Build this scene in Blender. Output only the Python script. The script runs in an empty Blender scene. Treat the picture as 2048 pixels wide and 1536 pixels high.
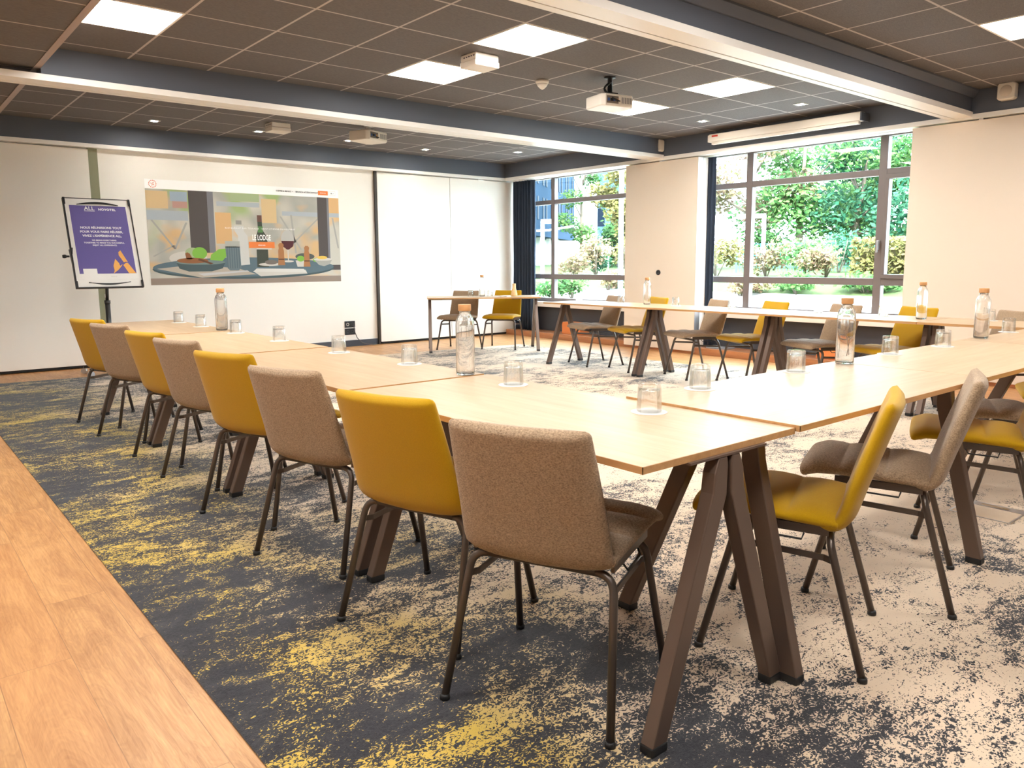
import bpy, bmesh, math, random
from math import pi, sin, cos, radians, sqrt
from mathutils import Vector, Matrix

random.seed(7)
SC = bpy.context.scene
COL = SC.collection

# ------------------------------------------------------------------ camera
EYE = 1.186
def look(yaw, pitch, roll):
    cy, sy, cp, sp = cos(yaw), sin(yaw), cos(pitch), sin(pitch)
    f = Vector((sy*cp, cy*cp, sp)); r = Vector((cy, -sy, 0)); u = r.cross(f)
    c, s = cos(roll), sin(roll)
    return c*r + s*u, -s*r + c*u, f
_r, _u, _f = look(radians(39.7257), radians(-7.7463), radians(-0.3035))
cam = bpy.data.cameras.new('camera'); camo = bpy.data.objects.new('camera', cam); COL.objects.link(camo)
camo.matrix_world = Matrix(((_r.x, _u.x, -_f.x, 0), (_r.y, _u.y, -_f.y, 0), (_r.z, _u.z, -_f.z, EYE), (0, 0, 0, 1)))
cam.sensor_width = 36.0; cam.lens = 1544.77/2048*36.0; cam.shift_y = (734.79-768)/2048
cam.clip_start = 0.02; cam.clip_end = 300
SC.camera = camo

# ------------------------------------------------------------------ light, exposure
LED = 12.5            # emission of the ceiling panels
SKY = 9.5
SUN = 6.0
SC.view_settings.view_transform = 'Standard'
try: SC.view_settings.look = 'None'
except Exception: pass
SC.view_settings.exposure = 1.5
SC.view_settings.gamma = 1.0
SC.view_settings.use_curve_mapping = False
SC.cycles.use_denoising = True
SC.cycles.max_bounces = 12; SC.cycles.transmission_bounces = 10; SC.cycles.transparent_max_bounces = 16
SC.cycles.diffuse_bounces = 5; SC.cycles.glossy_bounces = 5
SC.cycles.caustics_reflective = False; SC.cycles.caustics_refractive = False
SC.cycles.sample_clamp_indirect = 6.0
w = bpy.data.worlds.new('sky'); SC.world = w; w.use_nodes = True
bg = w.node_tree.nodes['Background']; bg.inputs[0].default_value = (0.70, 0.86, 1.0, 1); bg.inputs[1].default_value = SKY
sl = bpy.data.lights.new('sun', 'SUN'); sl.energy = SUN; sl.angle = radians(1.0); sl.color = (1.0, 0.95, 0.86)
so = bpy.data.objects.new('sun', sl); COL.objects.link(so); so.rotation_euler = Vector((0.60, 0.35, -0.75)).to_track_quat('-Z', 'Y').to_euler(); so.location = (0, 0, 20)

# ------------------------------------------------------------------ materials
def lin(r, g, b):
    f = lambda c: (c/255/12.92) if c/255 <= 0.04045 else ((c/255+0.055)/1.055)**2.4
    return (f(r), f(g), f(b), 1)
MATS = {}
def mat(name, col, rough=0.5, metal=0.0, spec=0.5, emit=None, estr=0, trans=0, coat=0, alpha=1):
    if name in MATS: return MATS[name]
    m = bpy.data.materials.new(name); m.use_nodes = True
    b = m.node_tree.nodes['Principled BSDF']
    b.inputs['Base Color'].default_value = col if len(col) == 4 else (*col, 1)
    b.inputs['Roughness'].default_value = rough; b.inputs['Metallic'].default_value = metal
    b.inputs['Specular IOR Level'].default_value = spec
    b.inputs['Transmission Weight'].default_value = trans
    b.inputs['Coat Weight'].default_value = coat
    if emit:
        b.inputs['Emission Color'].default_value = (*emit[:3], 1); b.inputs['Emission Strength'].default_value = estr
    MATS[name] = m; return m
class NT:
    """small node helper"""
    def __init__(s, m): s.t = m.node_tree; s.n = s.t.nodes; s.l = s.t.links; s.b = s.n.get('Principled BSDF')
    def new(s, t, **k):
        n = s.n.new(t)
        for a, v in k.items(): setattr(n, a, v)
        return n
    def link(s, a, b): s.l.new(a, b)
    def val(s, sock, v):
        if hasattr(v, 'is_linked') or hasattr(v, 'links'): s.link(v, sock)
        else: sock.default_value = v
    def math(s, op, a, b=0.0, c=0.0, clamp=False):
        n = s.new('ShaderNodeMath', operation=op); n.use_clamp = clamp
        s.val(n.inputs[0], a); s.val(n.inputs[1], b); s.val(n.inputs[2], c); return n.outputs[0]
    def mix(s, f, a, b, mode='MIX'):
        n = s.new('ShaderNodeMix', data_type='RGBA', blend_type=mode)
        s.val(n.inputs[0], f); s.val(n.inputs[6], a); s.val(n.inputs[7], b); return n.outputs[2]
    def co(s, which='Object'): return s.new('ShaderNodeTexCoord').outputs[which]
    def mapping(s, v, scale=(1, 1, 1), rot=(0, 0, 0), loc=(0, 0, 0)):
        n = s.new('ShaderNodeMapping'); s.link(v, n.inputs[0])
        n.inputs['Scale'].default_value = scale; n.inputs['Rotation'].default_value = rot; n.inputs['Location'].default_value = loc
        return n.outputs[0]
    def noise(s, v, scale, detail=2, rough=0.5, dist=0.0):
        n = s.new('ShaderNodeTexNoise'); s.link(v, n.inputs['Vector'])
        n.inputs['Scale'].default_value = scale; n.inputs['Detail'].default_value = detail
        n.inputs['Roughness'].default_value = rough; n.inputs['Distortion'].default_value = dist
        return n.outputs['Fac']
    def ramp(s, f, a, b, lo=0.0, hi=1.0):
        n = s.new('ShaderNodeMapRange'); n.clamp = True
        s.val(n.inputs[0], f); s.val(n.inputs[1], a); s.val(n.inputs[2], b); s.val(n.inputs[3], lo); s.val(n.inputs[4], hi)
        return n.outputs[0]
    def xyz(s, v):
        n = s.new('ShaderNodeSeparateXYZ'); s.link(v, n.inputs[0]); return n.outputs
    def bump(s, h, strength=0.2, dist=0.01):
        n = s.new('ShaderNodeBump'); n.inputs['Strength'].default_value = strength; n.inputs['Distance'].default_value = dist
        s.link(h, n.inputs['Height']); s.link(n.outputs[0], s.b.inputs['Normal'])

M = {}
M['white'] = mat('white_panel', lin(240, 235, 226), 0.55)
M['cream'] = mat('cream_panel', lin(236, 222, 206), 0.6)
M['paint'] = mat('wall_paint', lin(240, 236, 228), 0.75)
M['olive'] = mat('olive_upright', lin(140, 140, 112), 0.6)
M['slate'] = mat('slate_paint', lin(90, 96, 108), 0.55)
M['slate_wall'] = mat('slate_wall', lin(70, 72, 80), 0.7)
M['rail'] = mat('white_rail', lin(250, 248, 244), 0.35)
M['gap'] = mat('dark_gap', lin(30, 28, 27), 0.8)
M['skirt'] = mat('skirting', lin(62, 64, 72), 0.5)
M['frame'] = mat('window_frame', lin(122, 112, 110), 0.45)
M['sill'] = mat('sill', lin(236, 226, 218), 0.4)
M['plastic'] = mat('white_plastic', lin(238, 230, 218), 0.4)
M['black'] = mat('black_plastic', lin(32, 32, 34), 0.45)
M['chrome'] = mat('chrome', (0.75, 0.75, 0.76), 0.18, 1.0)
M['alu'] = mat('aluminium', (0.62, 0.62, 0.64), 0.35, 0.9)
M['leg'] = mat('bronze_grey_metal', lin(108, 90, 80), 0.36, 0.35)
M['tube'] = mat('chair_tube', lin(96, 86, 80), 0.32, 0.55)
M['curtain'] = mat('curtain', lin(44, 56, 74), 0.85)
M['paper'] = mat('paper', lin(246, 242, 236), 0.8)
M['cork'] = mat('bamboo_cap', lin(208, 156, 104), 0.5)
M['orangebox'] = mat('orange_box', lin(226, 138, 78), 0.6)
M['led'] = mat('led_diffuser', (1, 1, 1), 0.5, emit=(1.0, 0.965, 0.91), estr=LED)
M['spot'] = mat('spot_lamp', (1, 1, 1), 0.5, emit=(1.0, 0.95, 0.86), estr=260)
M['amber'] = mat('wood_vase', lin(236, 196, 140), 0.5)

def glass_mat(name, clear, tint=(1, 1, 1)):
    m = bpy.data.materials.new(name); m.use_nodes = True; t = NT(m)
    b = t.b; b.inputs['Base Color'].default_value = (*tint, 1); b.inputs['Roughness'].default_value = 0.0
    b.inputs['Transmission Weight'].default_value = 1.0; b.inputs['IOR'].default_value = 1.45
    tr = t.new('ShaderNodeBsdfTransparent'); tr.inputs[0].default_value = (0.98, 0.99, 0.99, 1)
    mx = t.new('ShaderNodeMixShader'); mx.inputs[0].default_value = clear
    t.link(b.outputs[0], mx.inputs[1]); t.link(tr.outputs[0], mx.inputs[2]); t.link(mx.outputs[0], t.n['Material Output'].inputs[0])
    return m
M['glass'] = glass_mat('clear_glass', 0.60); M['bottle_glass'] = glass_mat('bottle_glass', 0.12)
def pane_mat():
    m = bpy.data.materials.new('window_pane'); m.use_nodes = True; t = NT(m); n = t.n
    tr = t.new('ShaderNodeBsdfTransparent'); tr.inputs[0].default_value = (0.97, 1.0, 0.99, 1)
    gl = t.new('ShaderNodeBsdfGlossy'); gl.inputs['Roughness'].default_value = 0.0
    lw = t.new('ShaderNodeFresnel'); lw.inputs['IOR'].default_value = 1.45
    mx = t.new('ShaderNodeMixShader'); ge = t.new('ShaderNodeNewGeometry'); t.link(t.math('MULTIPLY', lw.outputs[0], t.math('SUBTRACT', 1.0, ge.outputs['Backfacing'])), mx.inputs[0]); t.link(tr.outputs[0], mx.inputs[1]); t.link(gl.outputs[0], mx.inputs[2])
    t.link(mx.outputs[0], n['Material Output'].inputs[0]); return m
M['pane'] = pane_mat()

def oak(name, light, dark, axis='y', sc=1.0, rough=0.35):
    m = mat(name, light, rough); t = NT(m); v = t.co()
    s = (14*sc, 1.1*sc, 14*sc) if axis == 'y' else (1.1*sc, 14*sc, 14*sc)
    a = t.noise(t.mapping(v, s), 1.6, 5, 0.6, 0.6)
    s2 = (60*sc, 2.5*sc, 60*sc) if axis == 'y' else (2.5*sc, 60*sc, 60*sc)
    b = t.noise(t.mapping(v, s2), 2.0, 3, 0.6)
    f = t.math('ADD', t.math('MULTIPLY', t.ramp(a, 0.3, 0.7), 0.75), t.math('MULTIPLY', t.ramp(b, 0.3, 0.7), 0.25))
    t.link(t.mix(f, light, dark), t.b.inputs['Base Color']); return m
M['top_y'] = oak('oak_top_long', lin(198, 171, 138), lin(176, 144, 106), 'y')
M['top_x'] = oak('oak_top_cross', lin(198, 171, 138), lin(176, 144, 106), 'x')
M['edge'] = oak('oak_edge', lin(212, 166, 114), lin(184, 136, 86), 'y', 1.0, 0.45)

def floor_wood():
    m = mat('oak_planks', lin(214, 150, 92), 0.33); t = NT(m); v = t.co()
    br = t.new('ShaderNodeTexBrick'); t.link(t.mapping(v, (1, 1, 1), (0, 0, radians(90))), br.inputs['Vector'])
    br.inputs['Color1'].default_value = (0, 0, 0, 1); br.inputs['Color2'].default_value = (1, 1, 1, 1); br.inputs['Mortar'].default_value = (0.5, 0.5, 0.5, 1)
    br.inputs['Scale'].default_value = 1.0; br.inputs['Mortar Size'].default_value = 0.0012; br.inputs['Brick Width'].default_value = 1.28; br.inputs['Row Height'].default_value = 0.19
    br.offset = 0.37; br.inputs['Mortar Smooth'].default_value = 0.1
    tint = br.outputs['Color']
    off = t.new('ShaderNodeVectorMath', operation='MULTIPLY_ADD'); t.link(tint, off.inputs[0]); off.inputs[1].default_value = (7, 13, 3); t.link(v, off.inputs[2])
    a = t.noise(t.mapping(off.outputs[0], (5.5, 0.9, 1)), 1.7, 4, 0.55, 1.4)
    rings = t.math('FRACT', t.math('MULTIPLY', a, 16.0))
    rings = t.math('ABSOLUTE', t.math('SUBTRACT', rings, 0.5))
    fine = t.noise(t.mapping(off.outputs[0], (120, 5, 1)), 1.5, 3, 0.6)
    f = t.math('ADD', t.math('MULTIPLY', t.ramp(a, 0.32, 0.68), 0.55), t.math('ADD', t.math('MULTIPLY', rings, 0.34), t.math('MULTIPLY', t.ramp(fine, 0.3, 0.7), 0.34)), clamp=True)
    c = t.mix(f, lin(222, 170, 112), lin(152, 102, 58))
    c = t.mix(t.math('MULTIPLY', t.xyz(tint)[0], 0.30), c, lin(196, 132, 78))
    c = t.mix(t.math('MULTIPLY', br.outputs['Fac'], 0.55), c, lin(120, 80, 48))
    t.link(c, t.b.inputs['Base Color'])
    t.link(t.ramp(fine, 0.3, 0.7, 0.36, 0.48), t.b.inputs['Roughness']); return m
M['planks'] = floor_wood()

def carpet_mat():
    m = mat('patterned_carpet', (0.2, 0.2, 0.2), 0.9, spec=0.25); t = NT(m); v = t.co()
    X, Y, Z = t.xyz(v)
    warp = t.noise(v, 1.3, 2)
    big = t.noise(t.mapping(v, (0.95, 1.25, 1), (0, 0, radians(-28))), 1.35, 4, 0.62, 0.7)
    mid = t.noise(t.mapping(v, (1.0, 1.9, 1), (0, 0, radians(-30))), 5.5, 5, 0.70, 0.8)
    fine = t.noise(t.mapping(v, (1.0, 1.35, 1), (0, 0, radians(-30))), 64, 1.5, 0.6, 1.8)
    stripe = t.noise(t.mapping(v, (5, 60, 1), (0, 0, radians(-35))), 1.5, 2, 0.6, 0.6)
    # how much of the ground is covered by the pale yarn, as the design runs across the room
    base = t.ramp(X, 1.0, 2.6, -0.125, 0.13)
    front = t.ramp(Y, 1.15, 0.65, 0.0, -0.12)
    deep = t.ramp(Y, 3.6, 6.0, 0.0, -0.055)
    b2 = t.math('ADD', base, t.math('ADD', front, t.math('MULTIPLY', deep, t.ramp(X, 1.6, 3.0))))
    cov = t.math('ADD', b2, t.math('ADD', t.math('MULTIPLY', t.math('SUBTRACT', big, 0.5), 1.05), t.math('MULTIPLY', t.math('SUBTRACT', mid, 0.5), 0.95)))
    # solid patches where coverage is high, speckle where it is middling
    thr = t.math('ADD', t.math('MULTIPLY', t.math('SUBTRACT', fine, 0.5), 1.15), t.math('MULTIPLY', t.math('SUBTRACT', stripe, 0.5), 0.12))
    light = t.ramp(t.math('ADD', cov, thr), -0.012, 0.022)
    yel = t.ramp(t.math('ADD', X, t.math('MULTIPLY', t.math('SUBTRACT', warp, 0.5), 1.8)), 1.0, 1.75)
    lc = t.mix(yel, lin(202, 172, 80), lin(214, 192, 168))
    dk = t.mix(t.ramp(fine, 0.35, 0.65), lin(36, 37, 44), lin(56, 55, 60))
    dk = t.mix(t.math('MULTIPLY', t.ramp(mid, 0.45, 0.62), 0.16), dk, lin(112, 112, 112))
    t.link(t.mix(light, dk, lc), t.b.inputs['Base Color'])
    t.b.inputs['Sheen Weight'].default_value = 0.15
    t.bump(t.noise(v, 420, 1), 0.35, 0.004); return m
M['carpet'] = carpet_mat()

def ceiling_mat(name, x0, y0, pitch=0.6):
    m = mat(name, lin(96, 88, 84), 0.85); t = NT(m); v = t.co(); X, Y, Z = t.xyz(v)
    def line(c, o):
        f = t.math('FRACT', t.math('DIVIDE', t.math('SUBTRACT', c, o), pitch))
        d = t.math('SUBTRACT', 0.5, t.math('ABSOLUTE', t.math('SUBTRACT', f, 0.5)))
        return t.math('LESS_THAN', d, 0.0085/pitch)
    g = t.math('MAXIMUM', line(X, x0), line(Y, y0))
    fib = t.noise(t.mapping(v, (40, 260, 1), (0, 0, radians(20))), 1.0, 3, 0.7)
    c = t.mix(t.ramp(fib, 0.3, 0.7), lin(90, 86, 85), lin(115, 110, 108))
    t.link(t.mix(g, c, lin(186, 178, 172)), t.b.inputs['Base Color']); return m
GX = 4.1057; GYM = 4.6599; GYN = 2.19; GYF = 8.39
M['ceil_mid'] = ceiling_mat('ceiling_tiles_mid', GX, GYM)
M['ceil_near'] = ceiling_mat('ceiling_tiles_near', GX, GYN)
M['ceil_far'] = ceiling_mat('ceiling_tiles_far', GX, GYF)
M['ceil_low'] = ceiling_mat('ceiling_tiles_low', 1.08, 5.54)

def fabric(name, a, b, scale, str_=0.5, rough=0.9):
    m = mat(name, a, rough, spec=0.25); t = NT(m); v = t.co()
    n = t.noise(t.mapping(v, (1, 1, 1.6)), scale, 2, 0.7)
    n2 = t.noise(v, scale*0.28, 2, 0.6)
    f = t.math('ADD', t.math('MULTIPLY', t.ramp(n, 0.3, 0.7), 0.8), t.math('MULTIPLY', n2, 0.2))
    t.link(t.mix(f, a, b), t.b.inputs['Base Color']); t.bump(n, str_, 0.003)
    t.b.inputs['Sheen Weight'].default_value = 0.2; return m
M['yellow'] = fabric('mustard_fabric', lin(182, 139, 3), lin(196, 153, 8), 300, 0.15)
M['greige'] = fabric('greige_fabric', lin(122, 101, 80), lin(196, 169, 139), 190, 0.5)

# ------------------------------------------------------------------ mesh builder
class MB:
    def __init__(s): s.v = []; s.f = []; s.mi = []; s.sm = []
    def add(s, vs, fs, mi=0, sm=False):
        o = len(s.v); s.v += [tuple(p) for p in vs]
        for f in fs: s.f.append([o+i for i in f]); s.mi.append(mi); s.sm.append(sm)
        return s
    def box(s, x0, x1, y0, y1, z0, z1, mi=0):
        v = [(x, y, z) for x in (x0, x1) for y in (y0, y1) for z in (z0, z1)]
        return s.add(v, [(0, 1, 3, 2), (4, 6, 7, 5), (0, 4, 5, 1), (2, 3, 7, 6), (0, 2, 6, 4), (1, 5, 7, 3)], mi)
    def quad(s, a, b, c, d, mi=0): return s.add([a, b, c, d], [(0, 1, 2, 3)], mi)
    def prism(s, pts, ext, mi=0):
        """planar polygon pts (3D) extruded along ext"""
        e = Vector(ext); n = len(pts); a = [Vector(p) for p in pts]; b = [p+e for p in a]
        fs = [tuple(range(n))[::-1], tuple(range(n, 2*n))] + [(i, (i+1) % n, n+(i+1) % n, n+i) for i in range(n)]
        return s.add(a+b, fs, mi)
    def loops(s, L, mi=0, cap=True, sm=True):
        n = len(L[0]); vs = [p for l in L for p in l]; fs = []
        for k in range(len(L)-1):
            for i in range(n): fs.append((k*n+i, k*n+(i+1) % n, (k+1)*n+(i+1) % n, (k+1)*n+i))
        s.add(vs, fs, mi, sm)
        if cap:
            o = len(s.v)-len(vs)
            s.f.append([o+i for i in range(n)][::-1]); s.mi.append(mi); s.sm.append(False)
            s.f.append([o+(len(L)-1)*n+i for i in range(n)]); s.mi.append(mi); s.sm.append(False)
        return s
    def tube(s, pts, r, n=10, mi=0):
        P = [Vector(p) for p in pts]; L = []; up = None
        for i, p in enumerate(P):
            d = (P[min(i+1, len(P)-1)]-P[max(i-1, 0)]).normalized()
            if up is None:
                up = d.orthogonal().normalized()
            up = (up - d*up.dot(d)).normalized(); sd = d.cross(up)
            rr = r[i] if isinstance(r, (list, tuple)) else r
            L.append([p + (up*cos(2*pi*k/n) + sd*sin(2*pi*k/n))*rr for k in range(n)])
        return s.loops(L, mi)
    def bar(s, pts, w, h, side, mi=0):
        """rectangular bar along pts, w along 'side', h along the other axis"""
        P = [Vector(p) for p in pts]; L = []; S = Vector(side).normalized()
        for i, p in enumerate(P):
            d = (P[min(i+1, len(P)-1)]-P[max(i-1, 0)]).normalized()
            sd = (S - d*S.dot(d)).normalized(); up = d.cross(sd)
            L.append([p+sd*w/2+up*h/2, p-sd*w/2+up*h/2, p-sd*w/2-up*h/2, p+sd*w/2-up*h/2])
        return s.loops(L, mi, sm=False)
    def lathe(s, prof, c=(0, 0, 0), n=24, mi=0, cap=True):
        L = [[(c[0]+r*cos(2*pi*k/n), c[1]+r*sin(2*pi*k/n), c[2]+z) for k in range(n)] for r, z in prof]
        return s.loops(L, mi, cap)
    def build(s, name, mats, parent=None, bevel=0.0, seg=2, loc=None, smooth=None, sub=0):
        me = bpy.data.meshes.new(name); me.from_pydata(s.v, [], s.f)
        if not isinstance(mats, (list, tuple)): mats = [mats]
        for m in mats: me.materials.append(m)
        me.polygons.foreach_set('material_index', s.mi)
        me.polygons.foreach_set('use_smooth', [bool(x) if smooth is None else smooth for x in s.sm])
        me.update()
        bm = bmesh.new(); bm.from_mesh(me); bmesh.ops.recalc_face_normals(bm, faces=bm.faces); bm.to_mesh(me); bm.free()
        o = bpy.data.objects.new(name, me); COL.objects.link(o)
        if parent: o.parent = parent
        if loc: o.location = loc
        if bevel:
            b = o.modifiers.new('bevel', 'BEVEL'); b.width = bevel; b.segments = seg; b.limit_method = 'ANGLE'; b.angle_limit = radians(40)
            b.harden_normals = False
        if sub:
            d = o.modifiers.new('subsurf', 'SUBSURF'); d.levels = sub; d.render_levels = sub
        return o

def tag(o, label=None, cat=None, group=None, kind=None):
    if label: o['label'] = label
    if cat: o['category'] = cat
    if group: o['group'] = group
    if kind: o['kind'] = kind
    return o
def empty(name, loc=(0, 0, 0), rz=0.0):
    o = bpy.data.objects.new(name, None); COL.objects.link(o); o.location = loc; o.rotation_euler = (0, 0, rz)
    o.empty_display_size = 0.1; return o
def struct(o, label=None, cat=None): return tag(o, label, cat, None, 'structure')
def copy_tree(o, parent=None):
    c = o.copy(); COL.objects.link(c)
    if parent: c.parent = parent
    for ch in list(o.children): copy_tree(ch, c)
    return c
def text_into(mb, s, size, place, mi=0, align='CENTER', spacing=1.0, bold=0.0, wide=1.0):
    """lettering: glyph outlines filled and placed by place(x, y)"""
    cu = bpy.data.curves.new('lettering', 'FONT'); cu.body = s; cu.size = size; cu.align_x = align; cu.space_character = spacing; cu.offset = bold
    cu.resolution_u = 3
    ob = bpy.data.objects.new('lettering_tmp', cu); COL.objects.link(ob)
    dg = bpy.context.evaluated_depsgraph_get(); dg.update()
    me = bpy.data.meshes.new_from_object(ob.evaluated_get(dg))
    mb.add([place(v.co.x*wide, v.co.y) for v in me.vertices], [tuple(p.vertices) for p in me.polygons], mi)
    bpy.data.objects.remove(ob); bpy.data.meshes.remove(me); bpy.data.curves.remove(cu)

HC = 2.753; HL = 2.60; RZ = 2.49; FY = 9.89; RX = 8.10; WX = 8.50
# ------------------------------------------------------------------ room shell
struct(MB().box(-3.2, 8.9, -4.2, 10.4, -0.12, 0.0).build('floor', M['planks']))
# carpet, let into the plank floor
cp = MB().prism([(0.628, -3.4, 0.0005), (7.22, -3.4, 0.0005), (7.22, 8.52, 0.0005), (0.628, 9.22, 0.0005)], (0, 0, 0.006))
tag(cp.build('carpet', M['carpet']), 'large dark carpet with yellow and beige cloud pattern covering most of the floor', 'carpet')
# ceilings
def slab(name, x0, x1, y0, y1, z, m): return struct(MB().box(x0, x1, y0, y1, z, z+0.12).build(name, m))
slab('ceiling', 1.02, 8.4, -4.2, 3.2, HC, M['ceil_near'])
slab('ceiling', 1.02, 8.4, 3.0, 6.7, HC, M['ceil_mid'])
slab('ceiling', 1.02, 8.4, 6.7, 10.1, HC, M['ceil_far'])
slab('ceiling', -3.2, 1.08, -4.2, 10.1, HL, M['ceil_low'])
struct(MB().box(1.07, 1.112, -4.2, 9.89, HL-0.004, HC-0.002).build('trim_1', mat('ceiling_trim', lin(170, 152, 142), 0.5)))
# cross beams with the white sliding-wall rails underneath
def beam(y0, y1, lip):
    b = MB().box(1.113, RX+0.02, y0+0.004, y1-0.004, 2.53, HC+0.02)
    if lip: b.prism([(1.113, y0-0.05, HC+0.01), (1.113, y0-0.05, HC-0.015), (1.113, y0-0.012, HC-0.07), (1.113, y0+0.02, HC-0.07), (1.113, y0+0.02, HC+0.01)], (RX-1.113, 0, 0))
    struct(b.build('ceiling_beam', M['slate'], bevel=0.003))
    r = MB().box(-3.2, RX+0.1, y0-0.012, y0+0.012, 2.51, 2.556)
    r.box(-3.2, RX+0.1, y0+0.012, y0+(y1-y0)*0.66, 2.51, 2.535)
    r.box(-3.2, RX+0.1, y0+(y1-y0)*0.72, y1, 2.51, 2.535)
    r.box(-3.2, RX+0.1, y0+(y1-y0)*0.66, y0+(y1-y0)*0.72, 2.526, 2.535, 1)
    struct(r.build('ceiling_rail', [M['rail'], M['gap']]))
beam(2.995, 3.2, True); beam(6.655, 6.88, False)
# bulkheads and perimeter rails
struct(MB().box(1.113, 8.6, FY, 10.2, RZ+0.04, HC+0.02).box(-3.2, 1.113, FY, 10.2, RZ+0.04, HL+0.02).build('ceiling_beam', M['slate']))
struct(MB().box(RX, 8.6, -4.2, FY-0.001, RZ+0.04, HC+0.02).build('ceiling_beam', M['slate']))
fr = MB().box(-3.2, RX, FY-0.01, FY+0.10, RZ, RZ+0.042).box(-3.2, RX, FY+0.10, FY+0.12, RZ+0.02, RZ+0.042, 1).box(-3.2, RX, FY+0.12, FY+0.22, RZ, RZ+0.042)
struct(fr.build('ceiling_rail', [M['rail'], M['gap']]))
rr = MB().box(RX-0.012, RX+0.09, -4.2, FY-0.012, RZ, RZ+0.045).box(RX+0.09, RX+0.12, -4.2, FY, RZ+0.02, RZ+0.045, 1).box(RX+0.12, RX+0.26, -4.2, FY, RZ, RZ+0.045)
struct(rr.build('ceiling_rail', [M['rail'], M['gap']]))
# far wall, olive upright
struct(MB().box(2.156, 5.73, 9.985, 10.3, 0, RZ+0.1).build('wall_far', M['paint']))
struct(MB().box(-3.2, 2.157, 10.10, 10.3, 0, RZ+0.1).box(5.729, 8.6, 10.08, 10.3, 0, RZ+0.1).build('wall_far', M['paint']))
struct(MB().box(2.062, 2.156, 9.96, 10.12, 0, RZ).build('trim_2', M['olive']))
struct(MB().box(2.16, 5.725, 9.967, 9.986, 0, 0.088).build('baseboard_far', M['skirt'], bevel=0.002))
struct(MB().box(-3.3, -3.2, -4.2, 10.3, -0.1, 2.9).build('wall_left', M['paint']))
struct(MB().box(-3.3, 8.9, -4.3, -4.2, -0.1, 2.9).build('wall_near', M['paint']))
# window wall (right): parapet, piers, lintel around the two openings
wr = MB().box(WX, 8.75, -4.2, 10.3, -0.1, 0.475)
wr.box(WX, 8.75, -4.2, 3.30, 0.475, 2.56).box(WX, 8.75, 6.45, 7.30, 0.475, 2.56).box(WX, 8.75, 9.95, 10.3, 0.475, 2.56).box(WX, 8.75, -4.2, 10.3, 2.56, 2.95)
struct(wr.build('wall_right', M['slate_wall']))
struct(MB().box(8.13, WX, -4.2, 9.93, 0, 0.085).build('trim_3', oak('plinth_oak', lin(190, 132, 92), lin(158, 104, 70), 'y'), bevel=0.003))
for n, (y0, y1) in enumerate(((7.32, 9.93), (3.32, 6.43))):
    struct(MB().box(8.36, WX+0.03, y0, y1, 0.475, 0.552).build('window_sill', M['sill'], bevel=0.004))

def window(name, y0, y1, mull, rail_z, top=2.56, bot=0.552, extra=None):
    fr = MB(); x0, x1 = WX-0.005, WX+0.075
    for a, b in [(y0, y0+0.06), (y1-0.06, y1)] + mull: fr.box(x0, x1, a, b, bot, top)
    ys = [y0+0.06] + [c for ab in mull for c in ab] + [y1-0.06]
    zs = [(bot, bot+0.062)] + rail_z + [(top-0.062, top)]
    cells = [(ys[i], ys[i+1]) for i in range(0, len(ys), 2)]
    for a, b in cells:
        for c, d in zs: fr.box(x0, x1, a, b, c, d)
    root = fr.build(name, M['frame'], bevel=0.004)
    struct(root)
    for a, b in cells:
        for i in range(len(zs)-1):
            p = MB().box(WX+0.040, WX+0.046, a, b, zs[i][1], zs[i+1][0]).build('pane', M['pane'], root)
    return root
window('window_1', 7.32, 9.93, [(9.148, 9.226)], [(0.915, 0.995), (2.098, 2.165)])
w2 = window('window_2', 3.32, 6.43, [(3.935, 4.022), (5.574, 5.66)], [(0.914, 0.992), (2.09, 2.16)])
sash = MB()
for a, b, c, d in ((3.38, 3.937, 0.99, 1.035), (3.38, 3.937, 2.05, 2.10), (3.895, 3.937, 1.035, 2.05), (3.38, 3.43, 1.035, 2.05)): sash.box(WX-0.03, WX+0.05, a, b, c, d)
sash.build('opening_sash', M['frame'], w2, bevel=0.004)
hd = MB().box(WX-0.05, WX-0.03, 3.955, 3.985, 1.30, 1.40).box(WX-0.075, WX-0.055, 3.96, 3.98, 1.27, 1.39).box(WX-0.075, WX-0.04, 3.96, 3.98, 1.375, 1.395)
tag(hd.build('window_handle', M['alu'], w2, bevel=0.003), 'pale metal window handle')

# ------------------------------------------------------------------ sliding wall panels
def panel(x0, x1, y0, y1, m, label, z0=0.035, z1=2.478, seam=None):
    t = empty('partition_panel', ((x0+x1)/2, (y0+y1)/2, 0)); c = t.location
    tag(t, label, 'partition panel', 'sliding wall panels')
    MB().box(x0-c.x, x1-c.x, y0-c.y, y1-c.y, z0, z1).build('board', m, t, bevel=0.003)
    MB().box(x0-c.x+0.02, x1-c.x-0.02, y0-c.y+0.02, y1-c.y-0.02, 0.007, z0).build('floor_seal', M['gap'], t)
    MB().box(-0.05, 0.05, -0.02, 0.02, z1, RZ+0.004).build('hanger', M['alu'], t)
    return t
panel(5.765, 7.035, 9.945, 10.06, M['white'], 'white sliding wall panel on the far wall, next to the projected picture')
panel(7.043, 8.305, 9.945, 10.06, M['white'], 'white sliding wall panel in the far corner, beside the tall dark curtain')
struct(MB().box(5.728, 5.763, 9.95, 10.08, 0, RZ).build('trim_4', mat('dark_profile', lin(64, 56, 50), 0.4, 0.5)))
panel(0.62, 2.058, 9.945, 10.05, M['white'], 'cream white sliding wall panel behind the flip chart easel, with olive upright on its right')
panel(-1.2, 0.612, 9.945, 10.05, M['white'], 'cream white sliding wall panel at the left end of the far wall')
pc = panel(8.112, 8.208, 6.105, 7.305, M['cream'], 'peach cream sliding wall panel with round black lock, parked between the two windows')
lk = MB().lathe([(0.0, 0.0), (0.034, 0.0), (0.034, 0.012), (0.016, 0.014), (0.014, 0.006), (0, 0.006)], n=24, cap=False)
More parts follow.
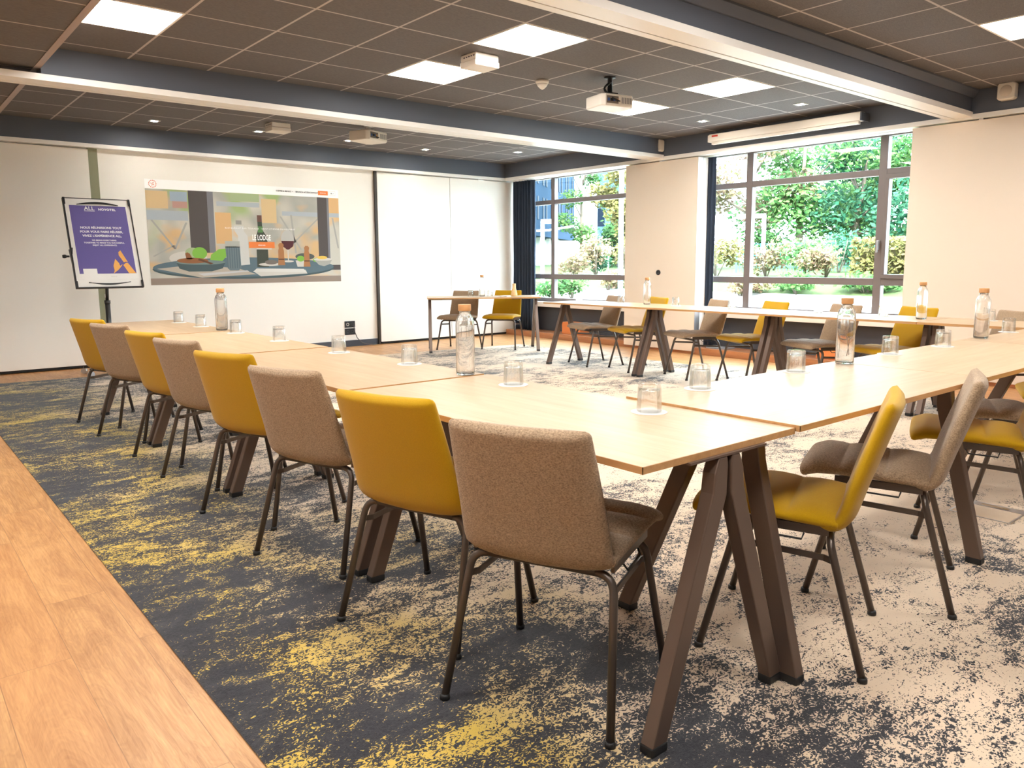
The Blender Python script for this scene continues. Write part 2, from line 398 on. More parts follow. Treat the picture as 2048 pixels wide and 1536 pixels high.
lo = lk.build('lock', M['black'], pc); lo.location = (-0.048, 0.0, 1.042); lo.rotation_euler = (0, -pi/2, 0)
MB().box(-0.05, 0.05, -0.603, -0.600, 0.02, 2.47).build('edge_profile', M['alu'], pc)
p2_ = panel(8.214, 8.31, 6.105, 7.305, M['cream'], 'second peach cream panel parked behind the one with the black lock')
MB().box(-0.048, 0.048, -0.603, -0.600, 0.02, 2.47).build('edge_profile', M['rail'], p2_)
panel(8.112, 8.212, 2.30, 3.53, M['cream'], 'peach cream sliding wall panel right of the large window, below the wall speaker')
panel(8.112, 8.212, 1.06, 2.292, M['cream'], 'peach cream sliding wall panel at the right edge of the picture')
panel(8.112, 8.212, -0.18, 1.052, M['cream'], 'peach cream sliding wall panel nearest the viewer on the window side')

# ------------------------------------------------------------------ curtains
def curtain(label, x, y0, y1, z0, z1, folds, amp):
    n = folds*8; L = []
    for k in range(n+1):
        y = y0+(y1-y0)*k/n; L.append((x+amp*sin(2*pi*folds*k/n)*(0.8+0.2*sin(k)), y))
    mb = MB(); rows = 8
    vs = []; fs = []
    for j in range(rows+1):
        z = z0+(z1-z0)*j/rows
        for k, (a, b) in enumerate(L): vs.append((a+0.006*sin(j*1.3+k*0.4), b, z))
    for j in range(rows):
        for k in range(n): fs.append((j*(n+1)+k, j*(n+1)+k+1, (j+1)*(n+1)+k+1, (j+1)*(n+1)+k))
    mb.add(vs, fs, 0, True)
    o = mb.build('curtain', M['curtain']); s = o.modifiers.new('solid', 'SOLIDIFY'); s.thickness = 0.004
    return tag(o, label, 'curtain', 'dark window curtains')
curtain('tall dark navy curtain bunched in the far corner, left of the smaller window', 8.300, 9.415, 9.915, 0.09, RZ-0.005, 7, 0.045)
curtain('narrow dark navy curtain gathered at the left side of the large window', 8.335, 5.995, 6.22, 0.09, RZ-0.005, 4, 0.020)
curtain('dark navy curtain edge at the right side of the large window', 8.335, 3.40, 3.56, 0.09, RZ-0.005, 3, 0.020)

# ------------------------------------------------------------------ tables
def make_table(L=1.38, W=0.636, H=0.723, th=0.017, frames=(1, 1), topm='top_y', rot=0, inset=0.033, legd=0.265, inset2=None, xs=((-0.256, -0.040), (0.256, 0.040))):
    """long axis = local y"""
    t = empty('folding_table')
    top = MB(); e = 0.0015
    top.box(-W/2+e, W/2-e, -L/2+e, L/2-e, H-th, H, 0)
    top.build('tabletop', M[topm], t)
    ed = MB(); q = 0.0015
    for a in ((-W/2, -W/2+q, -L/2, L/2), (W/2-q, W/2, -L/2, L/2), (-W/2, W/2, -L/2, -L/2+q), (-W/2, W/2, L/2-q, L/2)):
        ed.box(*a, H-th-0.0005, H-0.0005, 0)
    tag(ed.build('edge_band', M['edge'], t), 'darker orange oak edge of the tabletop')
    Z = H-th
    for end, on in zip((-1, 1), frames):
        if not on: continue
        yo = end*(L/2-(inset if end < 0 or inset2 is None else inset2))          # centre of the leg along y
        hw = 0.020; fo = (xs[0][1]+xs[1][1])/2
        br = MB().box(fo-0.16, fo+0.16, yo-end*0.02-0.04, yo-end*0.02+0.04, Z-0.006, Z)
        br.box(fo-0.03, fo+0.03, min(yo, yo-end*0.32), max(yo, yo-end*0.32), Z-0.022, Z-0.006)
        br.build('bracket', M['leg'], t)
        for f, k in xs:
            s = 1 if f > k else -1
            hwid = 0.028
            # leg outline in the x-z plane: foot, knee, upright head
            pts = [(f+hwid*s, 0.022), (f-hwid*s, 0.022), (k-hwid*s*0.98, Z-0.105), (k-hwid*s*1.05, Z-0.03), (k-hwid*s*0.9, Z-0.006), (k+hwid*s*0.25, Z-0.006), (k+hwid*s*0.85, Z-0.045), (k+hwid*s*1.05, Z-0.095)]
            pr = [(x, yo-hw, z) for x, z in pts]
            lg = MB().prism(pr, (0, 2*hw, 0))
            # the head turns in under the top
            a, b = sorted((yo-end*hw, yo-end*0.17))
            lg.prism([(k-hwid*0.9, a, Z-0.006), (k-hwid*0.9, b, Z-0.006), (k-hwid*0.9, b, Z-0.022), (k-hwid*0.9, a if end > 0 else b, Z-0.022), (k-hwid*0.9, a if end < 0 else a, Z-0.03)][:4], (hwid*1.8, 0, 0))
            lo = lg.build('leg', M['leg'], t, bevel=0.004)
            ft = MB().prism([(f-hwid-0.001, yo-hw-0.001, 0.0), (f+hwid+0.001, yo-hw-0.001, 0.0), (f+hwid+0.001, yo-hw-0.001, 0.0245), (f-hwid-0.001, yo-hw-0.001, 0.0245)], (0, 2*hw+0.002, 0))
            ft.build('foot_cap', M['black'], lo, bevel=0.004)
    return t
G0 = 0.0065
tb = make_table(); tcorner = make_table(inset=0.010, inset2=0.033, xs=((-0.248, -0.034), (0.256, 0.038)))
grp = 'folding tables of the U shaped layout'
LX = 1.618
for i, (yc, lab) in enumerate(((1.108+0.69, 'oak topped folding table at the near corner of the U, with the closest trestle legs'),
                               (1.108+0.69+1.383, 'oak topped folding table second from the near corner in the left row'),
                               (1.108+0.69+2.79, 'oak topped folding table third from the near corner in the left row'),
                               (1.108+0.69+4.20, 'oak topped folding table at the far end of the left row, nearest the flip chart'))):
    o = tcorner if i == 0 else (tb if i == 1 else copy_tree(tb)); o.location = (LX, yc + (0.02 if i else 0), G0); tag(o, lab, 'table', grp)
for i, (yc, lab) in enumerate(((6.64-0.69, 'oak topped folding table at the far end of the window row, near the orange box'),
                               (5.257-0.69, 'oak topped folding table second from the far end of the window row'),
                               (3.875-0.69, 'oak topped folding table third from the far end of the window row'),
                               (2.49-0.69, 'oak topped folding table at the right edge of the picture in the window row'))):
    o = copy_tree(tb); o.location = (6.31, yc, G0); tag(o, lab, 'table', grp)
nm = (make_table(L=1.36, frames=(1, 1), H=0.730, inset=-0.022, inset2=0.046, xs=((-0.278, -0.020), (0.337, 0.190))), make_table(L=1.44, frames=(0, 1), H=0.730, inset=0.05, xs=((-0.278, -0.020), (0.337, 0.190))), make_table(L=1.215, frames=(0, 1), H=0.730, inset=0.05, xs=((-0.278, -0.020), (0.337, 0.190))))
x = 1.938
for t, L, lab in zip(nm, (1.36, 1.44, 1.215), ('oak topped folding table of the near row beside the corner table',
                                               'oak topped folding table in the middle of the near row',
                                               'oak topped folding table at the right end of the near row, touching the window row')):
    t.location = (x+L/2, 1.412, G0); t.rotation_euler = (0, 0, -pi/2); x += L+0.002
    tag(t, lab, 'table', grp)
pt = make_table(L=1.50, W=0.60, H=0.723, xs=((-0.275, -0.042), (0.275, 0.042)))
pt.location = (6.40, 8.31, G0); pt.rotation_euler = (0, 0, radians(57.0)); tag(pt, 'oak topped presenter table standing askew in the far corner with a wooden vase', 'table')

# ------------------------------------------------------------------ chairs
def sell(path, wid, thk, groove=None, ncs=28, ex=3.2, curve=0.0, dome=None):
    """sweep a rounded-rectangle section along a path in the x-z plane; returns loops"""
    L = []; n = len(path)
    for i, (x, z) in enumerate(path):
        a = path[max(i-1, 0)]; b = path[min(i+1, n-1)]
        dx, dz = b[0]-a[0], b[1]-a[1]; l = sqrt(dx*dx+dz*dz) or 1; nx, nz = -dz/l, dx/l
        w_, h_ = wid[i], thk[i]; lp = []
        for k in range(ncs):
            an = 2*pi*k/ncs; c, s = cos(an), sin(an)
            yy = w_*math.copysign(abs(c)**(2/ex*0.62), c); hh = h_*math.copysign(abs(s)**(2/2.4), s)
            u = yy/w_ if w_ else 0
            if groove and s < 0: hh -= groove[i]*(1-abs(u)**6)
            off = curve*(1-u*u) if curve else 0
            lp.append((x+nx*(hh+off), yy, z+nz*(hh+off)))
        L.append(lp)
    return L
def interp(keys, t):
    for (a, *va), (b, *vb) in zip(keys, keys[1:]):
        if t <= b:
            f = (t-a)/(b-a) if b > a else 0
            return [p+(q-p)*f for p, q in zip(va, vb)]
    return list(keys[-1][1:])
def make_chair(m):
    t = empty('conference_chair')
    # seat: front lip to rear crease, three cushions parted by two grooves
    N = 64; path = []; wid = []; thk = []; gr = []
    keys = [(0, 0.262, 0.424), (0.06, 0.250, 0.436), (0.16, 0.210, 0.447), (0.34, 0.135, 0.449), (0.62, 0.01, 0.445), (0.88, -0.10, 0.438), (1, -0.150, 0.436)]
    for i in range(N+1):
        s = i/N; x, z = interp(keys, s); path.append((x, z))
        e = min(1, s/0.045); e2 = min(1, (1-s)/0.03)
        r = sqrt(max(0.02, 1-(1-e)**2))
        wid.append(0.222*(0.90+0.10*r) - 0.006*s); thk.append(0.0235*max(0.15, r))
        # cushions between the grooves
        g = 0.0; seams = (0.0, 0.335, 0.66, 1.0)
        for a, b in zip(seams, seams[1:]):
            if a <= s <= b: g = 0.021*sin(pi*(s-a)/(b-a))**0.40 - 0.012
        gr.append(g*r)
    MB().loops(sell(path, wid, thk, gr)).build('seat', m, t)
    # back: wraps under the rear of the seat and rises
    keys = [(0, -0.095, 0.430), (0.06, -0.122, 0.426), (0.12, -0.146, 0.434), (0.18, -0.161, 0.458), (0.35, -0.184, 0.54), (0.7, -0.232, 0.685), (0.95, -0.264, 0.776), (1, -0.270, 0.791)]
    path = []; wid = []; thk = []; N = 48
    for i in range(N+1):
        s = i/N; s2 = s; x, z = interp(keys, s2); path.append((x, z))
        r = sqrt(max(0.02, 1-(1-min(1, (1-s)/0.055))**2)); r0 = sqrt(max(0.05, 1-(1-min(1, s/0.10))**2))
        wid.append((0.216-0.024*s)*(0.93+0.07*r)*(0.90+0.10*r0)); thk.append((0.0235+0.003*sin(pi*s))*max(0.15, r)*max(0.45, r0))
    for _ in range(2):
        path = [path[0]] + [((path[i-1][0]+2*path[i][0]+path[i+1][0])/4, (path[i-1][1]+2*path[i][1]+path[i+1][1])/4) for i in range(1, N)] + [path[-1]]
    MB().loops(sell(path, wid, thk, None, curve=0.014)).build('backrest', m, t)
    R = 0.0112
    def corner(fx, fy, tx, ty, z):
        pts = [(fx, fy, 0.006)]
        B = Vector((tx, ty, z)); A = Vector((fx, fy, 0)); d = (A-B).normalized(); inn = Vector((tx*0.98, 0, z)); e = (inn-B).normalized()
        for k in range(7):
            u = k/6; p0 = B+d*0.05; p2 = B+e*0.05
            pts.append(tuple(p0*(1-u)**2 + B*2*u*(1-u) + p2*u*u))
        return pts
    ends = {}
    for nm_, fx, tx, z in (('r', -0.236, -0.128, 0.394), ('f', 0.226, 0.128, 0.398)):
        for s in (1, -1):
            pts = corner(fx, s*0.238, tx, s*0.205, z); ends[nm_, s] = pts[-1]
            lg = MB().tube(pts, R, 12).build('leg', M['tube'], t)
            MB().lathe([(0.011, 0), (0.0142, 0.001), (0.0142, 0.010), (0.0118, 0.016)], (fx, s*0.238, 0.0), 12).build('foot_cap', M['black'], lg)
    fr = MB().tube([ends['r', 1], (ends['r', 1][0], 0, ends['r', 1][2]), ends['r', -1]], R, 12)
    fr.tube([ends['f', 1], (ends['f', 1][0], 0, ends['f', 1][2]), ends['f', -1]], R, 12)
    for s in (1, -1): fr.bar([(-0.126, s*0.200, 0.412), (0.15, s*0.200, 0.418)], 0.010, 0.026, (0, 1, 0))
    fr.build('seat_frame', M['tube'], t)
    for s in (1, -1):
        st = MB().bar([(-0.146, s*0.214, 0.330), (-0.115, s*0.194, 0.331), (0.125, s*0.194, 0.345), (0.146, s*0.212, 0.346)], 0.006, 0.018, (0, 1, 0))
        st.build('stretcher', M['tube'], t)
    for s in (1, -1): MB().tube([(-0.06, s*0.206, 0.400), (-0.055, s*0.216, 0.384), (0.05, s*0.216, 0.388), (0.06, s*0.206, 0.403)], 0.0032, 6).build('linking_hook', M['black'], t)
    return t
CY_ = make_chair(M['yellow']); CB_ = make_chair(M['greige'])
used = {}
def chair(kind, x, y, deg, label, group):
    src = CY_ if kind == 'y' else CB_
    o = src if kind not in used else copy_tree(src); used[kind] = 1
    o.location = (x, y, G0); o.rotation_euler = (0, 0, radians(deg)); return tag(o, label, 'chair', group)
gl = 'chairs along the left table row'
for k, x, y, a, lab in (
    ('b', 1.424, 1.508, 23.2, 'greige fabric chair nearest the viewer, its back filling the centre foreground'),
    ('y', 1.416, 2.090, 18.2, 'mustard yellow chair directly beside the nearest greige chair, left table row'),
    ('b', 1.430, 2.853, 19.0, 'greige chair second nearest of its colour in the left row, between two yellow chairs'),
    ('y', 1.442, 3.543, 20.3, 'mustard yellow chair second nearest of its colour in the left row'),
    ('b', 1.473, 4.309, 17.6, 'greige chair third nearest of its colour in the left row, fifth from the viewer'),
    ('y', 1.478, 4.922, 17.2, 'mustard yellow chair third nearest of its colour in the left row'),
    ('b', 1.456, 5.736, 22.5, 'greige chair farthest of its colour in the left row, by the last yellow chair'),
    ('y', 1.449, 6.362, 22.5, 'mustard yellow chair at the far end of the left row before the flip chart')):
    chair(k, x, y, a, lab, gl)
gr_ = 'chairs along the near table row'
for k, x, y, a, lab in (
    ('y', 2.188, 1.249, 112.5, 'mustard yellow chair behind the big trestle legs at the near corner, seen from its side'),
    ('b', 2.804, 1.242, 111.5, 'greige chair in the near row right behind the corner yellow chair, seen from its side'),
    ('y', 3.653, 1.222, 111.5, 'mustard yellow chair cut by the right picture edge, beside the floor box'),
    ('b', 4.30, 1.25, 114, 'greige chair in the near row mostly hidden behind the cut off yellow chair'),
    ('y', 5.10, 1.25, 112, 'yellow chair farthest along the near row, only its seat tip showing at the right')):
    chair(k, x, y, a, lab, gr_)
gf = 'chairs along the window table row'
for k, x, y, a, lab in (
    ('b', 6.473, 6.269, 161.5, 'greige chair at the far end of the window row, in front of the smaller window'),
    ('y', 6.487, 5.640, 158.6, 'mustard yellow chair in front of the cream panel with the black lock'),
    ('b', 6.513, 4.873, 155.8, 'greige chair in front of the narrow curtain of the large window'),
    ('y', 6.560, 4.251, 157.0, 'mustard yellow chair below the middle of the large window, by a dark table trestle'),
    ('b', 6.53, 3.53, 157.0, 'greige chair in the window row behind the tall bottle standing on the near table row'),
    ('y', 6.53, 2.90, 158.0, 'mustard yellow chair in front of the cream panel right of the large window'),
    ('b', 6.53, 2.15, 158.0, 'greige chair at the right picture edge behind the window table row')):
    chair(k, x, y, a, lab, gf)
gp = 'chairs at the presenter table'
chair('b', 6.235, 8.635, 211, 'greige chair behind the presenter table, left of the yellow one', gp)
chair('y', 6.75, 8.31, 214, 'mustard yellow chair behind the presenter table by the dark curtain', gp)

# ------------------------------------------------------------------ tableware
TZ = 0.723+G0
def make_glass():
    t = empty('drinking_glass')
    # tumbler standing upside down: thick base up, rim down
    MB().lathe([(0.0385, 0.002), (0.0355, 0.084), (0.033, 0.0875), (0.0, 0.0878), (0.0, 0.0720), (0.0305, 0.0705), (0.0335, 0.064), (0.0362, 0.002)], n=32, cap=False).loops([[(0.0385*cos(2*pi*k/32), 0.0385*sin(2*pi*k/32), 0.002) for k in range(32)], [(0.0362*cos(2*pi*k/32), 0.0362*sin(2*pi*k/32), 0.002) for k in range(32)]], cap=False).build('tumbler', M['glass'], t)
    return t
def make_coaster(): return MB().lathe([(0.0, 0.0), (0.056, 0.0), (0.056, 0.0014), (0.0, 0.0014)], n=28, cap=False).build('paper_coaster', M['paper'])
def make_bottle():
    t = empty('water_bottle')
    o = [(0.0, 0.0), (0.034, 0.0), (0.0375, 0.004), (0.0385, 0.012), (0.0385, 0.205), (0.037, 0.222), (0.031, 0.238), (0.024, 0.246), (0.0225, 0.250), (0.0225, 0.262)]
    i = [(0.0203, 0.262), (0.0203, 0.249), (0.022, 0.243), (0.029, 0.234), (0.0345, 0.219), (0.036, 0.204), (0.036, 0.014), (0.034, 0.008), (0.0, 0.007)]
    MB().lathe(o+i, n=36, cap=False).build('glass_body', M['bottle_glass'], t)
    MB().lathe([(0.0, 0.2625), (0.0255, 0.2625), (0.0262, 0.264), (0.0262, 0.286), (0.0255, 0.288), (0.0, 0.288)], n=28, cap=False).build('bamboo_cap', M['cork'], t)
    return t
G_, C_, B_ = make_glass(), make_coaster(), make_bottle(); g1st = {}
def put(kind, x, y, z, label, group, rz=0):
    src = {'glass': G_, 'coaster': C_, 'bottle': B_}[kind]
    o = src if kind not in g1st else copy_tree(src); g1st[kind] = 1
    o.location = (x, y, z); o.rotation_euler = (0, 0, rz)
    cat = {'glass': 'drinking glass', 'coaster': 'coaster', 'bottle': 'water bottle'}[kind]
    return tag(o, label, cat, group)
left_g = [(1.810, 1.522, 'at the near corner of the tables'), (1.838, 2.204, 'just right of the nearest tall bottle'), (1.869, 2.979, 'left of the nearest tall bottle'),
          (1.840, 3.607, 'fourth from the near corner'), (1.863, 4.408, 'fifth from the near corner'), (1.863, 5.115, 'right of the far bottles'),
          (1.866, 5.822, 'left of the far bottles'), (1.867, 6.350, 'at the far end of the row')]
for x, y, s in left_g:
    put('coaster', x, y, TZ, 'white paper coaster, left row, under the tumbler '+s, 'paper coasters on the left row')
    put('glass', x, y, TZ+0.0014, 'upturned clear tumbler on the left row, '+s, 'tumblers on the left row')
NZ = TZ+0.007
near_g = [(2.249, 1.660, 'nearest the corner table'), (2.891, 1.664, 'left of the tall bottle with dark cap'), (3.771, 1.683, 'right of the tall bottle with dark cap'), (4.316, 1.655, 'left of the right hand bottle'), (5.471, 1.72, 'at the right picture edge')]
for x, y, s in near_g:
    put('coaster', x, y, NZ, 'white paper coaster, near row, under the tumbler '+s, 'paper coasters on the near row')
    put('glass', x, y, NZ+0.0014, 'upturned clear tumbler on the near row, '+s, 'tumblers on the near row')
far_g = [(6.224, 6.289, 'at the far end, before the smaller window'), (6.45, 5.86, 'before the left edge of the lock panel'), (6.436, 5.085, 'before the right half of the lock panel'), (6.41, 4.389, 'before the left pane of the large window'),
         (6.454, 3.525, 'below the middle of the large window'), (6.426, 2.94, 'below the right end of the large window'), (6.50, 2.174, 'partly behind the right hand near row bottle')]
for x, y, s in far_g:
    put('coaster', x, y, TZ, 'white paper coaster, window row, below the tumbler '+s, 'paper coasters on the window row')
    put('glass', x, y, TZ+0.0014, 'upturned clear tumbler on the window row, '+s, 'tumblers on the window row')
gb = 'glass water bottles with bamboo caps'
put('bottle', 1.865, 2.544, TZ, 'tall clear bottle with bamboo cap on the left row, closest to the viewer', gb)
put('bottle', 1.872, 5.400, TZ, 'tall clear bottle with bamboo cap on the left row below the projected picture', gb)
put('bottle', 1.905, 5.485, TZ, 'tall clear bottle half hidden behind the far bottle of the left row', gb)
put('bottle', 3.284, 1.660, NZ, 'tall clear bottle on the near row, before the right end of the large window', gb)
put('bottle', 4.934, 1.690, NZ, 'tall clear bottle on the near row, farthest right in the picture', gb)
put('bottle', 6.446, 5.477, TZ, 'tall clear bottle on the window row in front of the black lock panel', gb)
put('bottle', 6.308, 2.591, TZ, 'tall clear bottle on the window row in front of the cream panel', gb)
put('bottle', 6.457, 8.40, TZ, 'tall clear bottle standing on the presenter table', gb)
put('glass', 6.335, 8.50, TZ, 'clear tumbler on the presenter table left of the bottle', 'tumblers on the presenter table')
put('glass', 6.50, 8.28, TZ, 'clear tumbler on the presenter table right of the bottle', 'tumblers on the presenter table')
va = MB().lathe([(0, 0), (0.043, 0), (0.046, 0.006), (0.043, 0.035), (0.030, 0.085), (0.024, 0.105), (0.0245, 0.160), (0.0235, 0.168), (0.012, 0.170), (0.010, 0.150), (0, 0.150)], n=28, cap=False).build('wooden_vase', M['amber'])
va.location = (6.80, 8.13, TZ); tag(va, 'small pale wooden bottle shaped vase on the presenter table', 'vase')
nb = MB().box(-0.07, 0.07, -0.05, 0.05, 0, 0.012).build('note_pad', M['paper'], bevel=0.002); nb.location = (6.62, 8.10, TZ); nb.rotation_euler = (0, 0, 0.5)
tag(nb, 'small white paper pad lying on the presenter table beside the wooden vase', 'note pad')

# ------------------------------------------------------------------ ceiling fittings
def led(i, x, y, lab):
    t = empty('ceiling_light', (x, y, HC)); tag(t, lab, 'ceiling light', 'square ceiling light panels')
    fr = MB()
    for a in ((-0.30, 0.30, -0.30, -0.285), (-0.30, 0.30, 0.285, 0.30), (-0.30, -0.285, -0.285, 0.285), (0.285, 0.30, -0.285, 0.285)): fr.box(*a, -0.004, 0.0)
    fr.build('frame', M['rail'], t)
    MB().box(-0.285, 0.285, -0.285, 0.285, -0.003, 0.0).build('diffuser', M['led'], t); return t
cx = lambda i: GX+0.6*i+0.3
led(0, cx(-5), GYM+0.9, 'square light panel at the upper left, against the lowered ceiling edge')
led(0, cx(-1), GYM-0.3, 'square light panel at the top centre, above the left white ceiling box')
led(0, cx(-1), GYM+0.9, 'square light panel beside the white ceiling box')
led(0, cx(3), GYM-0.3, 'square light panel right of the hanging projector')
led(0, cx(3), GYM+0.9, 'square light panel behind the hanging projector')
led(0, cx(3), GYN-0.3, 'square light panel at the right picture edge in the nearest ceiling bay')
for x, y in ((cx(-5), GYM-0.3), (cx(-5), GYN-0.3), (cx(-1), GYN-0.3), (cx(-5), GYN-2.1), (cx(-1), GYN-2.1), (cx(3), GYN-2.1)):
    led(0, x, y, 'unseen square light panel overhead, added as fill outside the picture')['group'] = 'ceiling light panels out of sight'
for x, y in ((-0.4, 5.2), (-0.4, 2.6), (-0.4, 0.2)):  # unseen fill panels added to the lowered ceiling, lifting the near chair backs
    t = empty('ceiling_light', (x, y, HL)); tag(t, 'unseen square light panel overhead, added as fill outside the picture', 'ceiling light', 'ceiling light panels out of sight')
    MB().box(-0.29, 0.29, -0.29, 0.29, -0.003, 0.0).build('diffuser', M['led'], t)
def spot(x, y, lab):
    t = empty('ceiling_spot', (x, y, HC)); tag(t, lab, 'ceiling spot', 'small square ceiling spots')
    fr = MB(); a, b = 0.055, 0.032
    for q in ((-a, a, -a, -b), (-a, a, b, a), (-a, -b, -b, b), (b, a, -b, b)): fr.box(*q, -0.004, 0)
    fr.build('rim', M['rail'], t); MB().box(-b, b, -b, b, -0.002, 0).build('lamp', M['spot'], t)
for x, y, lab in ((2.608, 9.29, 'small square spot in the far bay, leftmost of its row'), (3.776, 9.26, 'small square spot in the far bay, left of the small white box'), (4.949, 9.23, 'small square spot in the far bay, below the smaller projector'),
                  (6.169, 9.29, 'small square spot in the far bay, fourth of its row'), (7.364, 8.70, 'small square spot in the far bay nearest the corner'), (7.42, 4.345, 'small square spot above the right half of the roll up screen case'), (7.42, 5.539, 'small square spot above the left end of the roll up screen case')):
    spot(x, y, lab)
def wbox(x, y, lab, sx=0.115, sy=0.10):
    t = empty('ceiling_box', (x, y, HC)); tag(t, lab, 'ceiling box', 'white ceiling boxes')
    MB().box(-sx*0.96, sx*0.96, -sy*0.96, sy*0.96, -0.05, 0).build('housing', M['plastic'], t, bevel=0.006)
    MB().box(-sx, sx, -sy, sy, -0.095, -0.05).build('cover', M['plastic'], t, bevel=0.008)
    v = MB()
    for k in range(5): v.box(-sx*0.965, -sx*0.955, -sy*0.8+k*0.03, -sy*0.8+k*0.03+0.018, -0.028, -0.020)
    v.build('vent', M['black'], t)
wbox(3.77, 4.905, 'white plastic box under the ceiling between two light panels')
wbox(3.745, 8.63, 'small white plastic box under the far bay ceiling')
dt = empty('smoke_detector', (4.68, 5.20, HC)); tag(dt, 'white domed smoke detector on the ceiling left of the hanging projector', 'smoke detector')
MB().lathe([(0.058, 0), (0.058, -0.018), (0.052, -0.030)], n=28).build('base', M['plastic'], dt)
MB().lathe([(0.050, -0.030), (0.040, -0.050), (0.022, -0.068), (0.006, -0.078)], n=28).build('dome', M['plastic'], dt)

def projector(loc, rz, drop, lab, sx=0.17, sy=0.14, h=0.10, pole=True):
    t = empty('projector', loc, rz); tag(t, lab, 'projector', 'ceiling projectors')
    # rounded body, long axis local x, lens at +x end side
    pr = [(-sx, -sy*0.8), (-sx*0.8, -sy), (sx*0.8, -sy), (sx, -sy*0.7), (sx, sy*0.7), (sx*0.8, sy), (-sx*0.8, sy), (-sx, sy*0.8)]
    MB().prism([(x, y, -drop-h) for x, y in pr], (0, 0, h)).build('body', M['plastic'], t, bevel=0.012, seg=3)
    g = MB()
    for k in range(7): g.box(sx*0.15+k*0.017, sx*0.15+k*0.017+0.009, -sy-0.002, -sy+0.004, -drop-h*0.75, -drop-h*0.25)
    g.build('vent', mat('vent_grey', lin(150, 148, 146), 0.6), t)
    p = MB().box(-sx*0.75, -sx*0.05, -sy-0.002, -sy+0.004, -drop-h*0.8, -drop-h*0.2).build('connector_panel', mat('connector_grey', lin(120, 108, 96), 0.5), t)
    c = MB()
    for k, (w_, cc) in enumerate(((0.02, 1), (0.026, 0), (0.014, 1), (0.02, 2))): c.box(-sx*0.7+k*0.03, -sx*0.7+k*0.03+w_, -sy-0.006, -sy-0.001, -drop-h*0.62, -drop-h*0.40, cc)
    c.build('socket', [M['black'], mat('blue_plug', lin(60, 90, 150), 0.5), M['cork']], p)
    ln = MB().lathe([(0.034, 0), (0.034, 0.022), (0.026, 0.024), (0.024, 0.012), (0, 0.010)], n=24, cap=False).build('lens', M['black'], t)
    ln.location = (sx-0.004, sy*0.35, -drop-h*0.5); ln.rotation_euler = (0, pi/2, 0)
    b = MB().lathe([(0.022, -drop+0.03), (0.022, -0.012), (0.05, -0.010), (0.05, 0.0)], n=16).box(-0.05, 0.05, -0.05, 0.05, -drop, -drop+0.03)
    b.build('mount', M['black' if pole else 'plastic'], t)
    cb = []
    for k in range(15):
        u = k/14; cb.append((-0.02-0.10*sin(pi*u), -0.03-0.13*u*1.0, -0.05-(drop+h*0.35)*u*0.9))
    MB().tube(cb, 0.007, 8).tube([(x+0.012, y-0.006*math.sin(i), z) for i, (x, y, z) in enumerate(cb)], 0.005, 8).build('cable', M['black'], t)
    return t
projector((5.06, 4.755, HC), radians(-12), 0.165, 'white projector hanging on a pole with black cables, nearer of the two')
projector((4.60, 8.10, HC), radians(20), 0.075, 'white projector close under the far bay ceiling, above the projected picture', 0.19, 0.15, 0.11, False)
def speaker(y, z, lab):
    t = empty('wall_speaker', (RX, y, z)); tag(t, lab, 'wall speaker', 'white wall speakers')
    MB().box(-0.012, 0, -0.03, 0.03, -0.03, 0.03).build('bracket', M['black'], t)
    a = 0.072; pts = [(-0.10, y_, z_) for y_, z_ in ((-a, -a*0.8), (-a*0.8, -a*1.05), (a*0.8, -a*1.05), (a, -a*0.8), (a, a*0.8), (a*0.8, a*1.05), (-a*0.8, a*1.05), (-a, a*0.8))]
    MB().prism(pts, (0.09, 0, 0)).build('cabinet', M['plastic'], t, bevel=0.012, seg=3)
    g = MB().lathe([(0.0, 0.004), (0.046, 0.004), (0.050, 0.0)], n=28, cap=False).build('grille', mat('speaker_grille', lin(214, 200, 186), 0.7), t)
    g.location = (-0.101, 0, 0); g.rotation_euler = (0, -pi/2, 0)
speaker(6.70, 2.668, 'small white wall speaker left of the roll up screen case')
speaker(2.69, 2.685, 'small white wall speaker above the right cream panel, at the picture edge')
sc = empty('projection_screen', (7.98, 4.90, 2.63)); tag(sc, 'long white roll up projection screen case above the large window', 'projection screen')
MB().box(-0.05, 0.05, -0.925, 0.925, -0.028, 0.06).build('case', M['plastic'], sc, bevel=0.006)
MB().box(-0.045, 0.0, -0.905, 0.89, -0.062, -0.030).build('bottom_bar', M['plastic'], sc, bevel=0.004)
for s in (-1, 1):
    MB().box(-0.055, 0.12, s*0.93-0.008, s*0.93+0.008, -0.03, 0.05).build('end_cap', M['slate'] if s < 0 else M['plastic'], sc)
    MB().box(0.0, 0.12, s*0.86-0.012, s*0.86+0.012, 0.06, 0.075).tube([(0.0, s*0.86, 0.06), (0.0, s*0.86, 0.1)], 0.004, 8).build('wall_bracket', M['slate'], sc)
MB().box(-0.0512, -0.0500, 0.80, 0.885, 0.025, 0.045).build('red_badge', mat('badge_red', lin(220, 80, 60), 0.5), sc)

# ------------------------------------------------------------------ window plinth and wall objects
def obox(x, y, lab, sx=0.10, sy=0.20, h=0.18):
    t = empty('orange_box', (x, y, 0.085)); tag(t, lab, 'box', 'orange boxes under the windows')
    MB().box(-sx, sx, -sy, sy, 0, h-0.012).build('carton', M['orangebox'], t, bevel=0.004)
    MB().box(-sx-0.003, sx+0.003, -sy-0.003, sy+0.003, h-0.012, h).build('lid', M['orangebox'], t, bevel=0.003)
obox(8.36, 8.52, 'orange box standing on the plinth under the smaller window')
obox(8.36, 4.35, 'orange box standing on the plinth under the large window', 0.10, 0.16)
gi = MB().box(-0.10, 0.10, -0.15, 0.15, 0, 0.018).build('grey_case', mat('grey_case', lin(150, 152, 160), 0.4), bevel=0.004); gi.location = (8.30, 5.83, 0.085)
tag(gi, 'flat grey case lying on the plinth under the narrow curtain', 'case')
